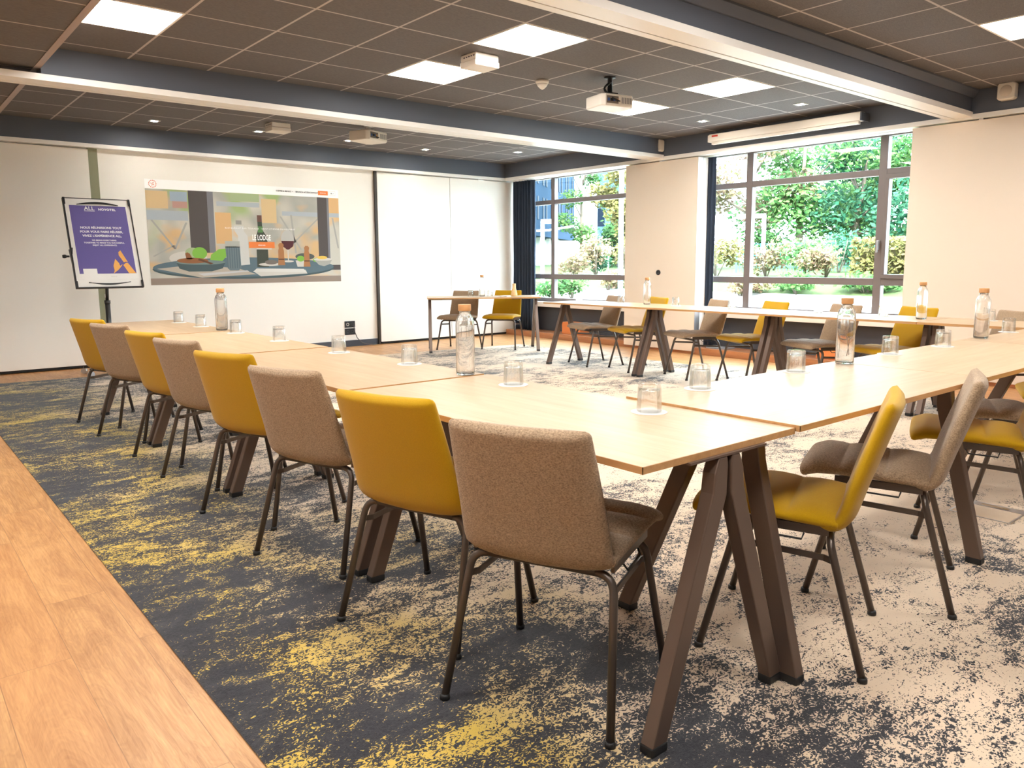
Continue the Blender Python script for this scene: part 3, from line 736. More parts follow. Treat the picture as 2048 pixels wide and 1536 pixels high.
def socket(z, lab):
    t = empty('wall_socket', (5.277, 9.985, z)); tag(t, lab, 'wall socket', 'black double wall sockets')
    MB().box(-0.082, 0.082, -0.008, 0, -0.046, 0.046).build('plate', M['black'], t, bevel=0.002)
    for x in (-0.036, 0.036):
        k = MB().lathe([(0.022, 0), (0.022, 0.003), (0.017, 0.003), (0.015, -0.001), (0, -0.001)], n=20, cap=False).build('outlet', mat('outlet_grey', lin(70, 70, 72), 0.4) if x > 0 or z < 0.3 else M['plastic'], t)
        k.location = (x, -0.008, 0); k.rotation_euler = (pi/2, 0, 0)
socket(0.318, 'upper black double wall socket right of the projected picture'); socket(0.214, 'lower black double wall socket with a plugged in cable')
cb = MB().tube([(5.33, 9.965, 0.30), (5.335, 9.94, 0.20), (5.37, 9.945, 0.12), (5.44, 9.94, 0.05), (5.52, 9.92, 0.02), (5.60, 9.90, 0.011), (5.66, 9.91, 0.011), (5.60, 9.93, 0.011)], 0.006, 8).build('power_cable', mat('cable_grey', lin(90, 84, 80), 0.6))
tag(cb, 'dark cable running from the wall sockets down to the floor', 'cable')
fb = empty('floor_box', (3.985, 1.275, 0.0066)); tag(fb, 'square floor socket box let into the carpet by the right picture edge', 'floor box')
ring = MB()
for a in ((-0.125, 0.125, -0.13, -0.122), (-0.125, 0.125, 0.122, 0.13), (-0.125, -0.117, -0.122, 0.122), (0.117, 0.125, -0.122, 0.122)): ring.box(*a, 0, 0.003)
ring.build('frame', M['alu'], fb)
MB().box(-0.117, 0.06, -0.122, 0.122, 0, 0.0025).build('lid', mat('lid_carpet', lin(206, 184, 160), 0.95, spec=0.2), fb)
fh = MB().box(0.06, 0.117, -0.122, 0.122, 0, 0.003).build('cable_flap', M['alu'], fb)
MB().box(0.072, 0.105, -0.06, 0.06, 0.003, 0.0045).build('flap_handle', M['chrome'], fh)

# ------------------------------------------------------------------ flip chart easel
ez = empty('flipchart_easel', (2.0, 9.28, 0)); tag(ez, 'white flip chart easel with a purple poster, standing before the far wall', 'flip chart easel')
bx, by0, bz0, by1, bz1 = -0.02, -0.30, 0.945, 0.06, 1.885     # board bottom and top, relative to the base
bl = sqrt((by1-by0)**2+(bz1-bz0)**2); BT = math.atan2(by1-by0, bz1-bz0)
def onb(o): o.location = (bx, by0, bz0); o.rotation_euler = (-BT, 0, 0); return o
# board frame coordinates: x across, z up along the board, -y towards the viewer
w_ = 0.325
onb(MB().box(-w_+0.008, w_-0.008, 0.0, 0.02, 0.008, bl-0.008).build('board', mat('whiteboard', lin(246, 242, 236), 0.3), ez))
f = MB().box(-w_, -w_+0.014, -0.012, 0.026, 0, bl).box(w_-0.010, w_, -0.008, 0.026, 0, bl).box(-w_, w_, -0.006, 0.026, -0.002, 0.010).box(-w_, w_, -0.004, 0.026, bl-0.008, bl)
for s in (-1, 1):
    for zz in (0.0, bl-0.075): f.box(s*w_-(0.022 if s > 0 else 0), s*w_+(0.022 if s < 0 else 0), -0.014, 0.0, zz, zz+0.075)
onb(f.build('board_frame', M['black'], ez, bevel=0.002))
for zz, sg in ((bl-0.075, 1), (0.06, -1)):
    n = 14; pts = [(-0.20+0.40*k/n, -0.016, zz + sg*0.030*sin(pi*k/n)) for k in range(n+1)]
    pts2 = [(-0.20+0.40*k/n, -0.016, zz - 0.004 + sg*0.012*sin(pi*k/n)) for k in range(n+1)][::-1]
    mb = MB()
    for k in range(n): mb.prism([pts[k], pts[k+1], pts2[n-k-1], pts2[n-k]], (0, 0.016, 0))
    onb(mb.build('paper_clamp', M['black'], ez))
po = empty('poster'); po.parent = ez; onb(po); tag(po, 'purple printed poster with white text and orange emblem')
pm = [mat('poster_purple', lin(106, 94, 160), 0.6), M['paper'], mat('poster_text', lin(250, 248, 246), 0.7), mat('poster_orange', lin(252, 186, 98), 0.6)]
P0, P1 = 0.155, bl-0.085
MB().box(-0.29, 0.285, -0.003, 0.0, 0.09, bl-0.02).build('sheet', pm[1], po)
MB().box(-0.272, 0.272, -0.0036, -0.0031, P0, P1).build('purple_field', pm[0], po)
le = MB(); le2 = MB(); le3 = MB(); pl_ = lambda ox, oz: (lambda x, y: (ox+x, -0.0040, oz+y))
text_into(le, 'ALL', 0.060, pl_(-0.085, P1-0.052), 0, bold=0.001)
le.box(-0.135, -0.035, -0.0041, -0.0039, P1-0.064, P1-0.060)
text_into(le, 'NOVOTEL', 0.034, pl_(0.085, P1-0.052), 0, spacing=1.12, bold=0.0012)
for k, s in enumerate(('NOUS RÉUNISSONS TOUT', 'POUR VOUS FAIRE RÉUSSIR.', 'VIVEZ L’EXPÉRIENCE ALL.')): text_into(le2, s, 0.0335, pl_(0.0, P1-0.262-0.046*k), 0, bold=0.001)
for k, s in enumerate(('WE BRING EVERYTHING', 'TOGETHER TO MAKE YOU SUCCESSFUL.', 'ENJOY ALL EXPERIENCE.')): text_into(le3, s, 0.0215, pl_(0.01, P1-0.40-0.028*k), 0, bold=0.0006)
le.build('brand_lettering', pm[2], po); le2.build('headline_lettering', pm[2], po); le3.build('subline_lettering', pm[2], po)
em = MB(); pz = lambda pts: [(x, -0.0042, P0+z) for x, z in pts]
em.add(pz([(0.27, 0.0), (0.20, 0.0), (0.155, 0.095), (0.185, 0.120), (0.205, 0.118)]), [(0, 1, 2, 3, 4)])
em.add(pz([(0.205, 0.128), (0.150, 0.262), (0.128, 0.240), (0.126, 0.205), (0.165, 0.125), (0.185, 0.132)]), [(0, 1, 2, 3, 4, 5)])
em.add(pz([(0.050, 0.0), (0.062, 0.035), (0.058, 0.085), (0.085, 0.165), (0.118, 0.115), (0.122, 0.085), (0.150, 0.105), (0.140, 0.085), (0.100, 0.040)]), [(0, 1, 2, 3, 4, 5, 6, 7, 8)])
em.build('emblem', pm[3], po)
MB().box(-0.235, -0.105, -0.0044, -0.0040, P0-0.075, P0+0.055).build('white_code_square', pm[1], po)
fo = MB(); text_into(fo, 'all.accor.com', 0.011, pl_(0.05, P0-0.035), 0); fo.build('footer_line', mat('footer_grey', lin(190, 180, 170), 0.7), po)
onb(MB().box(-0.02, 0.02, 0.02, 0.05, 0.05, bl*0.6).box(-0.22, 0.22, 0.02, 0.04, 0.42, 0.46).build('rear_bracket', M['black'], ez))
kn = MB().tube([(-w_-0.06, 0.03, 0), (-w_-0.01, 0.03, 0)], 0.010, 10).lathe([(0.001, -0.02), (0.02, -0.012), (0.02, 0.012), (0.001, 0.02)], (-w_-0.055, 0.03, 0), 12)
ko = kn.build('tilt_knob', M['black'], ez); onb(ko); ko.location = (bx, by0+0.36*sin(BT), bz0+0.36*cos(BT))
MB().prism([(-w_-0.012, -0.13, 1.20), (-w_-0.012, -0.02, 1.34), (-w_-0.012, -0.19, 1.36)], (0.010, 0, 0)).build('tilt_plate', M['black'], ez)
MB().tube([(0, 0, 0.10), (0, 0, 0.80)], 0.026, 16).tube([(0, 0, 0.80), (0, -0.05, 1.05)], 0.017, 14).lathe([(0.031, 0.765), (0.031, 0.80)], n=16).build('pole', mat('easel_pole', lin(70, 72, 74), 0.35, 0.6), ez)
MB().lathe([(0.019, 0.83), (0.021, 0.835), (0.021, 0.865), (0.019, 0.87)], n=16).build('clamp_ring', M['chrome'], ez)
for k in range(5):
    a = radians(215+72*k); r = 0.30
    ar = MB().bar([(0, 0, 0.10), (r*cos(a), r*sin(a), 0.075)], 0.03, 0.03, (-sin(a), cos(a), 0)).build('base_arm', M['black'], ez)
    MB().tube([(r*cos(a)-0.02*sin(a), r*sin(a)+0.02*cos(a), 0.03), (r*cos(a)+0.02*sin(a), r*sin(a)-0.02*cos(a), 0.03)], 0.030, 16).tube([(r*cos(a), r*sin(a), 0.03), (r*cos(a), r*sin(a), 0.08)], 0.008, 8).build('caster', M['alu'], ar)

# ------------------------------------------------------------------ projected web page on the far wall
px0, px1, pz0, pz1 = 2.645, 5.165, 0.935, 2.192
pj = empty('projected_picture', (px0, 9.984, pz0)); tag(pj, 'wide projected web page with a restaurant table photo on the far wall', 'projected picture')
PW, PH = px1-px0, pz1-pz0
def uv(u, v, d=0.0): return (u*PW, -0.001-d, (1-v)*PH)           # u right, v down, d towards the room
pcol = {}
def pc_(name, r, g, b):
    if name not in pcol: pcol[name] = mat('picture_'+name, lin(r, g, b), 0.8)
    return pcol[name]
MB().add([uv(0, 0), uv(1, 0), uv(1, 1), uv(0, 1)], [(0, 1, 2, 3)]).build('page', pc_('white', 250, 249, 247), pj)
V0 = 0.088; vv = lambda y: V0+(1-V0)*y
def blur_mat():
    m = mat('picture_backdrop', lin(190, 182, 166), 0.85); t = NT(m); v = t.co()
    a = t.noise(t.mapping(v, (1, 1, 1)), 2.2, 1.5, 0.5); b = t.noise(t.mapping(v, (1, 1, 1.4), (0, 0, 0), (5, 3, 1)), 3.2, 1, 0.5); c = t.noise(t.mapping(v, (1, 1, 1), (0, 0, 0), (9, 2, 4)), 2.6, 1, 0.5)
    X, Y, Z = t.xyz(v)
    col = t.mix(t.ramp(a, 0.42, 0.60), lin(200, 196, 184), lin(168, 168, 160))
    col = t.mix(t.math('MULTIPLY', t.ramp(b, 0.52, 0.66), 0.75), col, lin(222, 178, 118))
    col = t.mix(t.math('MULTIPLY', t.ramp(c, 0.55, 0.68), t.ramp(Z, 0.3, 1.0)), col, lin(158, 178, 120))
    t.link(col, t.b.inputs['Base Color']); return m
layers = []
def poly(pts, c, d): layers.append((pts, c, d))
def ell(cx, cy, rx, ry, c, d, n=36, a0=0, a1=2*pi): poly([(cx+rx*cos(a0+(a1-a0)*k/n), cy+ry*sin(a0+(a1-a0)*k/n)) for k in range(n)], c, d)
def rect(x0, y0, x1, y1, c, d): poly([(x0, y0), (x1, y0), (x1, y1), (x0, y1)], c, d)
MB().add([uv(0, V0, .0004), uv(1, V0, .0004), uv(1, 1, .0004), uv(0, 1, .0004)], [(0, 1, 2, 3)]).build('blurred_backdrop', blur_mat(), pj)
tan = pc_('tan', 212, 184, 140); dkcol = pc_('column', 84, 78, 76); grn = pc_('green', 162, 178, 136); teal = pc_('teal', 92, 112, 122); grey = pc_('grey', 168, 166, 160)
ltg = pc_('lightgrey', 206, 202, 194); brown = pc_('brown', 146, 96, 62); wood = pc_('wood', 170, 118, 76); leaf = pc_('lettuce', 128, 182, 74); dkt = pc_('darkteal', 74, 92, 96); wine = pc_('wine', 84, 40, 44)
rect(0.0, 0.02, 0.10, 0.20, tan, .0006); rect(0.11, 0.02, 0.19, 0.12, pc_('blue', 158, 174, 190), .0006); rect(0.12, 0.12, 0.19, 0.19, pc_('red', 186, 146, 134), .0006)
rect(0.40, 0.0, 0.55, 0.09, grn, .0006); rect(0.33, 0.10, 0.55, 0.15, pc_('bluegrey', 172, 180, 188), .0006); rect(0.56, 0.05, 0.64, 0.32, tan, .0006); rect(0.32, 0.22, 0.40, 0.56, pc_('orange_tan', 214, 174, 124), .0006)
rect(0.67, 0.18, 1.0, 0.23, pc_('bluegrey', 172, 180, 188), .0006); rect(0.94, 0.0, 1.0, 0.18, pc_('orange_tan', 214, 174, 124), .0006); rect(0.0, 0.22, 0.19, 0.32, pc_('bluegrey', 172, 180, 188), .0006)
for k, (x0, y0, x1, y1) in enumerate(((0.02, 0.32, 0.12, 0.62), (0.18, 0.34, 0.12, 0.62), (0.66, 0.24, 0.77, 0.62), (0.88, 0.24, 0.70, 0.60), (0.72, 0.22, 0.74, 0.66), (0.96, 0.24, 0.99, 0.6), (0.02, 0.70, 0.12, 0.58))):
    dx, dy = x1-x0, y1-y0; l = sqrt(dx*dx+dy*dy); nx, ny = -dy/l*0.005, dx/l*0.005
    poly([(x0+nx, y0+ny), (x1+nx, y1+ny), (x1-nx, y1-ny), (x0-nx, y0-ny)], grey, .0008)
rect(0.195, 0.0, 0.305, 0.66, dkcol, .001); rect(0.285, 0.0, 0.315, 0.66, pc_('column2', 124, 124, 130), .0011); rect(0.872, 0.0, 0.932, 0.74, dkcol, .001); rect(0.928, 0.0, 0.940, 0.74, pc_('column2', 124, 124, 130), .0011)
rect(0.0, 0.93, 1.0, 1.0, pc_('ground', 150, 134, 122), .0007); poly([(0.95, 0.80), (1.0, 0.80), (1.0, 0.86), (0.93, 0.86)], dkcol, .0009)
ell(0.18, 0.72, 0.09, 0.075, ltg, .0011); ell(0.485, 0.835, 0.475, 0.115, dkt, .0012); ell(0.485, 0.818, 0.473, 0.108, teal, .0013)
poly([(0.03, 0.83), (0.24, 0.93), (0.52, 0.90), (0.42, 0.83), (0.2, 0.79)], pc_('mat', 182, 172, 158), .0014)
ell(0.20, 0.66, 0.034, 0.055, grn, .0015); ell(0.235, 0.665, 0.036, 0.065, leaf, .0016); poly([(0.28, 0.78), (0.29, 0.68), (0.33, 0.62), (0.375, 0.61), (0.375, 0.68), (0.34, 0.76), (0.31, 0.80)], leaf, .0016)
poly([(0.12, 0.76), (0.36, 0.76), (0.345, 0.83), (0.29, 0.862), (0.18, 0.862), (0.135, 0.83)], dkt, .0017); ell(0.24, 0.763, 0.120, 0.026, pc_('bowl_rim', 116, 134, 130), .0018); ell(0.20, 0.745, 0.075, 0.030, brown, .0019)
poly([(0.17, 0.73), (0.165, 0.67), (0.175, 0.655), (0.187, 0.67), (0.20, 0.73)], brown, .0019); poly([(0.23, 0.72), (0.30, 0.775), (0.285, 0.785), (0.225, 0.74)], pc_('bone', 104, 70, 48), .002)
poly([(0.412, 0.36), (0.462, 0.36), (0.462, 0.42), (0.48, 0.47), (0.486, 0.79), (0.435, 0.80), (0.43, 0.47), (0.415, 0.42)], pc_('carafe', 204, 204, 200), .0015); rect(0.422, 0.30, 0.452, 0.345, pc_('carafecap', 150, 148, 142), .0016)
poly([(0.362, 0.59), (0.437, 0.59), (0.440, 0.83), (0.425, 0.855), (0.382, 0.855), (0.370, 0.83)], pc_('tumbler', 108, 124, 130), .0017); poly([(0.362, 0.53), (0.437, 0.53), (0.437, 0.6), (0.362, 0.6)], pc_('tumbler_top', 176, 178, 170), .0017)
for k in range(6): rect(0.370+k*0.012, 0.60, 0.373+k*0.012, 0.83, pc_('tumbler_rib', 84, 100, 108), .0018)
poly([(0.534, 0.235), (0.558, 0.235), (0.560, 0.40), (0.584, 0.48), (0.586, 0.82), (0.524, 0.82), (0.524, 0.48), (0.536, 0.40)], pc_('bottle', 66, 72, 62), .0016); rect(0.534, 0.235, 0.559, 0.31, pc_('capsule', 104, 74, 66), .0017); rect(0.536, 0.36, 0.562, 0.43, pc_('neck', 86, 128, 76), .0017); rect(0.524, 0.55, 0.606, 0.62, ltg, .0017)
ell(0.600, 0.765, 0.035, 0.026, pc_('cup', 120, 110, 104), .002); ell(0.592, 0.79, 0.060, 0.018, ltg, .0019)
ell(0.695, 0.50, 0.036, 0.105, pc_('wineglass', 188, 186, 180), .0015); poly([(0.660, 0.52), (0.730, 0.52), (0.725, 0.58), (0.700, 0.62), (0.690, 0.62), (0.665, 0.58)], wine, .0017); rect(0.692, 0.62, 0.698, 0.75, ltg, .0016); ell(0.696, 0.755, 0.03, 0.012, ltg, .0016)
for cx_, y0, y1 in ((0.656, 0.545, 0.80), (0.800, 0.575, 0.82)):
    poly([(cx_-0.014, y0+0.02), (cx_-0.006, y0), (cx_+0.008, y0), (cx_+0.016, y0+0.02), (cx_+0.012, y0+0.06), (cx_+0.016, y0+0.09), (cx_+0.016, y0+0.16), (cx_+0.020, y1), (cx_-0.020, y1), (cx_-0.016, y0+0.16), (cx_-0.016, y0+0.09), (cx_-0.012, y0+0.06)], wood, .0022)
    rect(cx_-0.016, y1-0.075, cx_+0.016, y1-0.062, pc_('millring', 92, 62, 44), .0023)
ell(0.790, 0.70, 0.055, 0.040, pc_('bowl_dark', 84, 92, 90), .0018); poly([(0.735, 0.745), (0.795, 0.745), (0.788, 0.82), (0.745, 0.82)], ltg, .0020); ell(0.765, 0.725, 0.022, 0.034, leaf, .0021)
poly([(0.84, 0.735), (0.95, 0.735), (0.935, 0.79), (0.90, 0.815), (0.87, 0.80)], grey, .0020); ell(0.895, 0.732, 0.055, 0.018, ltg, .0021); ell(0.89, 0.712, 0.030, 0.020, pc_('salad', 226, 190, 90), .0022); ell(0.855, 0.74, 0.02, 0.025, leaf, .0019)
poly([(0.50, 0.865), (0.79, 0.855), (0.80, 0.90), (0.54, 0.925)], ltg, .0024); poly([(0.52, 0.835), (0.78, 0.845), (0.795, 0.885), (0.50, 0.872)], pc_('menu', 216, 214, 208), .0025); poly([(0.22, 0.885), (0.47, 0.855), (0.48, 0.868), (0.25, 0.91)], pc_('cutlery', 196, 196, 196), .0024)
pic = MB(); pmats = []
for pts, c, d in layers:
    if c not in pmats: pmats.append(c)
    pic.add([uv(x, vv(y), d) for x, y in pts], [tuple(range(len(pts)))], pmats.index(c))
pic.build('table_photo', pmats, pj)
org = pc_('button', 232, 130, 66)
MB().add([uv(0.485, vv(0.535), .003), uv(0.622, vv(0.535), .003), uv(0.622, vv(0.605), .003), uv(0.485, vv(0.605), .003)], [(0, 1, 2, 3)]).build('centre_button', org, pj)
MB().add([uv(0.880, 0.018, .001), uv(0.938, 0.018, .001), uv(0.938, 0.064, .001), uv(0.880, 0.064, .001)], [(0, 1, 2, 3)]).build('header_button', org, pj)
fbx = MB()
for a in ((0.944, 0.018, 0.982, 0.020), (0.944, 0.062, 0.982, 0.064), (0.944, 0.018, 0.945, 0.064), (0.981, 0.018, 0.982, 0.064)):
    fbx.add([uv(a[0], a[1], .001), uv(a[2], a[1], .001), uv(a[2], a[3], .001), uv(a[0], a[3], .001)], [(0, 1, 2, 3)])
fbx.build('language_box', pc_('boxline', 200, 196, 190), pj)
lt = MB(); at = lambda u, v: (lambda x, y: (u*PW+x, -0.0045, (1-v)*PH+y))
text_into(lt, 'LE LODGE', 0.098, at(0.553, vv(0.515)), 0, bold=0.0022, wide=0.56); text_into(lt, 'RESTAURANT BAR TERRASSE · SAINT-ETIENNE-DU-ROUVRAY', 0.028, at(0.553, vv(0.395)), 0, spacing=1.25)
text_into(lt, 'RÉSERVER', 0.022, at(0.553, vv(0.58)), 0); text_into(lt, 'RÉSERVER', 0.020, at(0.909, 0.047), 0)
lt.build('white_lettering', pc_('white', 250, 249, 247), pj)
dl = MB()
text_into(dl, 'CARTES & MENUS  ▾', 0.026, at(0.688, 0.050), 0, bold=0.0006); text_into(dl, 'BRUNCH', 0.026, at(0.772, 0.050), 0, bold=0.0006); text_into(dl, 'ACCÈS/CONTACT', 0.026, at(0.838, 0.050), 0, bold=0.0006); text_into(dl, 'FR  ▾', 0.022, at(0.963, 0.048), 0, bold=0.0006)
dl.build('menu_lettering', pc_('ink', 70, 66, 64), pj)
lg = MB(); c0 = (0.035*PW, (1-0.044)*PH)
for k in range(14):
    a0, a1 = 2*pi*k/14, 2*pi*(k+0.62)/14
    lg.add([(c0[0]+r*cos(a), -0.0035, c0[1]+r*sin(a)) for r, a in ((0.046, a0), (0.046, a1), (0.036, a1), (0.036, a0))], [(0, 1, 2, 3)])
for a in (0.7, 2.4, 4.0, 5.4):
    lg.add([(c0[0]+x, -0.0035, c0[1]+z) for x, z in ((0.022*cos(a), 0.022*sin(a)), (0.022*cos(a+0.5), 0.022*sin(a+0.5)), (0.006*cos(a+2.2), 0.006*sin(a+2.2)))], [(0, 1, 2)])
lg.build('round_logo', pc_('logo', 226, 120, 96), pj)

# ------------------------------------------------------------------ outside the windows
def gz(x): return interp([(8.7, 0.36), (10.5, 0.46), (12.4, 0.88), (20, 1.05), (60, 1.5)], x)[0]
gd = MB(); xs = [8.76, 9.6, 10.5, 11.4, 12.4, 16, 20, 30, 60, 90]
for a, b in zip(xs, xs[1:]): gd.quad((a, -14, gz(a)), (b, -14, gz(b)), (b, 75, gz(b)), (a, 75, gz(a)), 0 if b < 11.5 else 1)
struct(gd.build('ground_outside', [mat('pale_paving', lin(206, 204, 200), 0.9), mat('dry_grass', lin(72, 84, 54), 0.95, spec=0.05)]))
def leafmat(name, a, b):
    m = mat(name, a, 0.7, spec=0.15); t = NT(m)
    oi = t.new('ShaderNodeNewGeometry'); r = oi.outputs['Random Per Island']
    t.link(t.mix(r, a, b), t.b.inputs['Base Color'])
    tl = t.new('ShaderNodeBsdfTranslucent'); t.link(t.mix(r, a, b), tl.inputs[0])
    mx = t.new('ShaderNodeMixShader'); mx.inputs[0].default_value = 0.4; t.link(t.b.outputs[0], mx.inputs[1]); t.link(tl.outputs[0], mx.inputs[2])
    t.link(mx.outputs[0], t.n['Material Output'].inputs[0]); return m
LG = leafmat('leaf_green', lin(46, 96, 48), lin(106, 136, 76)); LT = leafmat('leaf_teal', lin(36, 88, 66), lin(84, 126, 92)); LY = leafmat('leaf_olive', lin(104, 108, 54), lin(138, 122, 82)); LP = leafmat('leaf_pink', lin(140, 108, 92), lin(120, 122, 80))
LD = leafmat('leaf_deep', lin(34, 78, 40), lin(76, 108, 60))
BARK = mat('bark', lin(110, 96, 84), 0.9)
def blob(mb, c, r, n, size, rng):
    for _ in range(n):
        d = Vector((rng.gauss(0, 1), rng.gauss(0, 1), rng.gauss(0, 1))).normalized()*(rng.random()**0.45)
        p = Vector((c[0]+d.x*r[0], c[1]+d.y*r[1], c[2]+d.z*r[2]))
        a = Vector((rng.uniform(-1, 1), rng.uniform(-1, 1), rng.uniform(-1, 1))).normalized(); b = a.orthogonal().normalized()
        s = size*rng.uniform(0.6, 1.3)
        mb.add([p-a*s, p+b*s*0.55, p+a*s, p-b*s*0.55], [(0, 1, 2, 3)])
def tree(x, y, h, r, lab, m, seed, n=9, leaves=420, size=0.075, clear=0.12):
    rng = random.Random(seed); z0 = gz(x); t = empty('tree', (x, y, z0)); tag(t, lab, 'tree', 'trees outside the windows')
    tr = MB(); top = Vector((rng.uniform(-.2, .2), rng.uniform(-.2, .2), h*0.8))
    tr.tube([(0, 0, -0.1), (0.05, 0.02, h*0.3), tuple(top*0.6), tuple(top)], [0.10, 0.08, 0.05, 0.02], 8)
    cr = MB()
    for k in range(n):
        a = rng.uniform(0, 2*pi); q = rng.random()**0.6*r*0.75; zz = h*(clear+(1-clear)*rng.random()*0.92)
        sh = 1-0.55*abs((zz/h-clear)/(1-clear)-0.4)
        c = (cos(a)*q*sh, sin(a)*q*sh, zz); tr.tube([(0.02, 0, zz*0.7), (c[0]*0.5, c[1]*0.5, zz*0.85), c], [0.035, 0.02, 0.008], 6)
        blob(cr, c, (r*0.42, r*0.42, r*0.36), leaves, size, rng)
    tr.build('trunk', BARK, t); cr.build('foliage', m, t)
def shrub(x, y, h, r, lab, m, seed, n=900, size=0.045):
    rng = random.Random(seed); t = empty('shrub', (x, y, gz(x))); tag(t, lab, 'shrub', 'shrubs outside the windows')
    st = MB()
    for k in range(5): st.tube([(0, 0, -0.05), (rng.uniform(-r, r)*0.5, rng.uniform(-r, r)*0.5, h*0.7)], 0.012, 5)
    st.build('stem', BARK, t); fo_ = MB()
    for k in range(5): blob(fo_, (rng.uniform(-r, r)*0.5, rng.uniform(-r, r)*0.5, h*rng.uniform(0.35, 0.7)), (r*0.6, r*0.6, h*0.35), n//5, size, rng)
    fo_.build('foliage', m, t)
def W(px_d, lat, dep):   # helper: point at depth along the view through the windows
    return px_d
for i, (x, y, h, r, lab, m) in enumerate((
    (16.6, 10.9, 3.6, 1.5, 'tree with pale loose crown behind the left part of the large window', LP), (17.6, 10.2, 4.6, 1.7, 'tall green tree behind the left half of the large window', LG), (18.4, 9.2, 3.6, 1.6, 'full green tree behind the middle of the large window', LT),
    (19.6, 9.0, 5.2, 1.5, 'high slim tree rising behind the middle of the large window', LG), (18.8, 7.8, 3.8, 1.5, 'green tree behind the right half of the large window', LG), (20.5, 7.6, 4.6, 1.4, 'feathery tall tree behind the right part of the large window', LT),
    (17.2, 6.6, 3.4, 1.4, 'dense tree behind the narrow right casement of the large window', LT), (20.9, 21.0, 4.6, 1.1, 'tree in front of the dark building seen through the smaller window', LG), (20.6, 18.4, 4.4, 1.5, 'tree on the right side of the smaller window, behind the lamp', LG), (17.0, 15.4, 3.0, 1.1, 'low tree by the sign seen through the smaller window', LY), (23.0, 12.0, 4.2, 2.0, 'background tree between the two lamps', LG), (24, 9.5, 5.0, 2.2, 'background tree at the back of the garden', LT))):
    tree(x, y, h, r, lab, m, 40+i)
for i, (x, y, h, r, lab, m) in enumerate(((21.5, 13.6, 2.4, 1.5, 'rounded bush far back behind the left pane of the large window', LD), (22.0, 11.2, 2.2, 1.5, 'rounded bush far back left of centre in the large window', LD), (22.0, 8.6, 2.3, 1.5, 'rounded bush far back right of centre in the large window', LD), (21.6, 6.4, 2.4, 1.5, 'rounded bush far back behind the clipped hedge', LD), (18.5, 17.0, 1.7, 1.0, 'rounded bush far back behind the road sign', LD), (16.5, 12.6, 1.5, 0.9, 'rounded pale bush behind the left pane of the large window', LG))):
    tree(x, y, h, r, lab, m, 140+i, n=12, leaves=260, size=0.085, clear=0.02)
for i, (x, y, h, r, lab, m) in enumerate((
    (11.9, 12.3, 0.75, 0.45, 'reddish shrub low behind the left pane of the smaller window', LP), (12.6, 12.2, 0.9, 0.42, 'yellow pink shrub below the dark building', LP), (12.9, 12.5, 0.72, 0.40, 'dark teal shrub in the middle of the smaller window', LT), (13.6, 12.2, 0.9, 0.5, 'pale shrub behind the sign', LY),
    (10.2, 11.2, 0.42, 0.40, 'low green shrub at the bottom left of the smaller window', LG), (10.6, 10.9, 0.5, 0.42, 'low bright green shrub at the bottom of the smaller window', LG), (11.3, 10.6, 0.4, 0.35, 'low tan shrub at the bottom right of the smaller window', LP),
    (12.9, 8.1, 0.75, 0.55, 'pink flowering shrub behind the left of the large window', LP), (13.2, 7.5, 0.85, 0.6, 'green and pink shrub below the trees of the large window', LG), (13.0, 7.0, 0.6, 0.5, 'pale low shrub beside the clipped hedge', LP), (11.4, 6.6, 0.36, 0.5, 'low green ground shrub at the bottom of the large window', LG), (11.2, 7.5, 0.33, 0.5, 'low tan ground shrub at the bottom left of the large window', LP), (11.6, 5.6, 0.34, 0.5, 'low green ground shrub at the bottom right of the large window', LG), (12.6, 9.0, 0.8, 0.5, 'yellow green shrub at the left end of the large window view', LY), (15.2, 7.9, 0.9, 0.6, 'teal shrub deep behind the large window', LT))):
    shrub(x, y, h, r, lab, m, 70+i)
hg = empty('hedge', (12.6, 5.0, gz(12.6))); tag(hg, 'clipped yellow green hedge behind the right part of the large window', 'hedge')
rng = random.Random(5); hm = MB()
for _ in range(5200):
    x, y, z = rng.uniform(-0.45, 0.9), rng.uniform(-2.2, 1.15), rng.uniform(0.0, 0.66)
    if rng.random() < 0.6: x = -0.45+rng.random()*0.12
    a = Vector((rng.uniform(-1, 1), rng.uniform(-1, 1), rng.uniform(-1, 1))).normalized(); b = a.orthogonal().normalized(); p = Vector((x, y, z)); s = rng.uniform(0.03, 0.06)
    hm.add([p-a*s, p+b*s*0.6, p+a*s, p-b*s*0.6], [(0, 1, 2, 3)])
hm.build('foliage', LY, hg); MB().box(-0.3, 0.8, -2.1, 1.05, -0.1, 0.5).build('inner_twigs', mat('twigs', lin(120, 110, 80), 0.95), hg)
# buildings seen through the smaller window
ba = empty('office_building', (18.44, 21.07, 0)); tag(ba, 'dark slate office building with slim windows, seen through the smaller window', 'building')
d = Vector((25.15-18.44, 25.76-21.07, 0)); Lb = d.length; d.normalize(); nrm = Vector((d.y, -d.x, 0))
ba.rotation_euler = (0, 0, math.atan2(d.y, d.x))
MB().box(-8, Lb, 0, 8, 2.15, 12.5).build('facade', mat('slate_cladding', lin(36, 54, 72), 0.9, spec=0.05), ba)
MB().box(-8, Lb-0.4, 0.8, 8, 0.6, 2.15).build('ground_floor', mat('pale_render', lin(226, 224, 220), 0.8), ba)
wm = mat('dark_glazing', lin(16, 26, 38), 0.5, spec=0.05)
for k in range(14):
    xw = -2.0+k*0.72+(0.2 if k % 2 else 0)
    for z in (2.75, 4.05, 5.35, 6.65): MB().box(xw, xw+0.22, -0.02, 0.05, z, z+0.85).build('window', wm, ba)
for k in range(5): MB().box(-1+k*1.8, -0.85+k*1.8, 0.3, 0.45, 0.6, 2.15).build('column', mat('pale_render', lin(226, 224, 220), 0.8), ba)
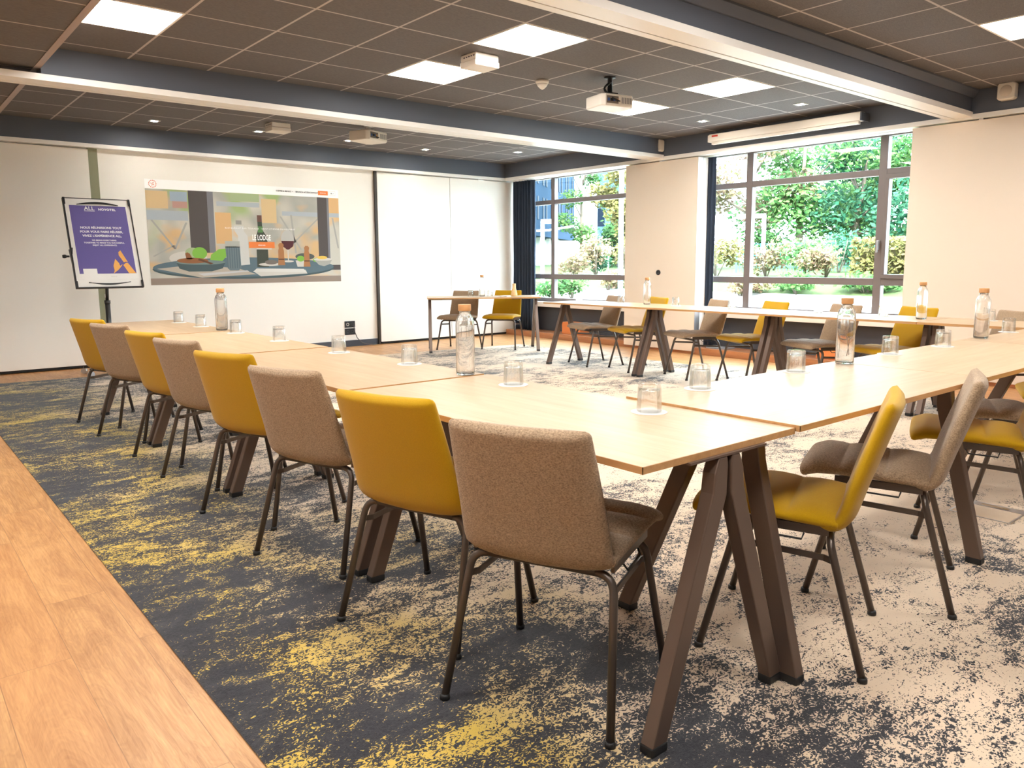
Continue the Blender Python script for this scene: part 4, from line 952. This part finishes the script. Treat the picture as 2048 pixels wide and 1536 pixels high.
tw = empty('white_tower', (28.3, 28.2, 0)); tag(tw, 'plain white tower block beside the dark building in the smaller window', 'building'); tw.rotation_euler = (0, 0, radians(-45))
MB().box(-0.62, 0.62, 0, 4, 0.8, 12).build('facade', mat('white_render', lin(238, 236, 234), 0.8), tw)
MB().box(-0.66, 0.66, -0.04, 4, 12, 12.2).build('parapet', mat('pale_render', lin(226, 224, 220), 0.8), tw)
t2 = empty('blue_building', (33.0, 30.9, 0)); tag(t2, 'pale blue grey building behind the trees at the right of the smaller window', 'building'); t2.rotation_euler = (0, 0, radians(-45))
MB().box(-1.1, 3.4, 0, 5, 1.0, 6.5).build('facade', mat('blue_render', lin(72, 92, 112), 0.9, spec=0.05), t2)
for k in range(4): MB().box(-0.7+k*1.0, -0.3+k*1.0, -0.03, 0.05, 3.2, 4.2).build('window', wm, t2)
POST = mat('post_white', lin(236, 236, 236), 0.4)
def lamp(x, y, h, ang, arm, lab):
    z0 = gz(x); t = empty('street_lamp', (x, y, z0), ang); tag(t, lab, 'street lamp', 'street lamps outside')
    MB().tube([(0, 0, -0.1), (0, 0, h)], 0.04, 12).build('pole', POST, t); MB().box(-0.03, arm, -0.05, 0.05, h-0.06, h+0.03).build('lamp_head', POST, t, bevel=0.01)
lamp(10.71, 11.89, 2.02-gz(10.71), radians(-45), 0.26, 'white street lamp with square head behind the left pane of the smaller window')
lamp(14.35, 9.11, 2.12-gz(14.35), radians(130), 0.55, 'white street lamp with long head behind the large window')
cab = MB().tube([(10.6, 11.95, 1.82), (10.8, 11.8, 1.83), (11.17, 11.45, 1.91)], 0.02, 6).build('overhead_cable', POST); tag(cab, 'white overhead cable crossing the smaller window view', 'cable')
bp = empty('signpost', (9.62, 8.755, gz(9.62))); tag(bp, 'pale blue and white post at the right of the smaller window view', 'post')
MB().box(-0.03, 0.03, -0.03, 0.03, -0.1, 1.88-gz(9.62)).build('blue_post', mat('post_blue', lin(150, 180, 222), 0.5), bp); MB().box(-0.028, 0.028, -0.028, 0.028, 1.88-gz(9.62), 2.6).build('white_top', POST, bp)
sg = empty('road_sign', (14.5, 13.78, gz(14.5)), radians(-45)); tag(sg, 'low white road sign with a blue end among the shrubs', 'sign')
MB().box(-0.19, 0.19, -0.02, 0.02, 1.39-gz(14.5), 1.59-gz(14.5)).build('board', mat('sign_white', lin(224, 232, 240), 0.5), sg); MB().box(-0.19, -0.13, -0.024, 0.0, 1.39-gz(14.5), 1.59-gz(14.5)).build('blue_end', mat('sign_blue', lin(70, 160, 200), 0.5), sg)
MB().tube([(-0.12, 0, -0.1), (-0.12, 0, 0.4)], 0.02, 8).tube([(0.12, 0, -0.1), (0.12, 0, 0.4)], 0.02, 8).build('post', POST, sg)
fe = empty('garden_fence', (15.6, 8.9, gz(15.6)), radians(-55)); tag(fe, 'green mesh fence deep behind the large window', 'fence')
fm = MB()
for k in range(40): fm.box(-1.4+k*0.07, -1.392+k*0.07, -0.004, 0.004, 0, 0.62)
for z in (0.1, 0.35, 0.6): fm.box(-1.4, 1.4, -0.004, 0.004, z, z+0.008)
fm.build('mesh', mat('fence_green', lin(60, 140, 130), 0.5), fe)
for k in (-1.4, 0, 1.4): MB().box(k-0.02, k+0.02, -0.02, 0.02, -0.1, 0.7).build('post', mat('fence_green', lin(60, 140, 130), 0.5), fe)
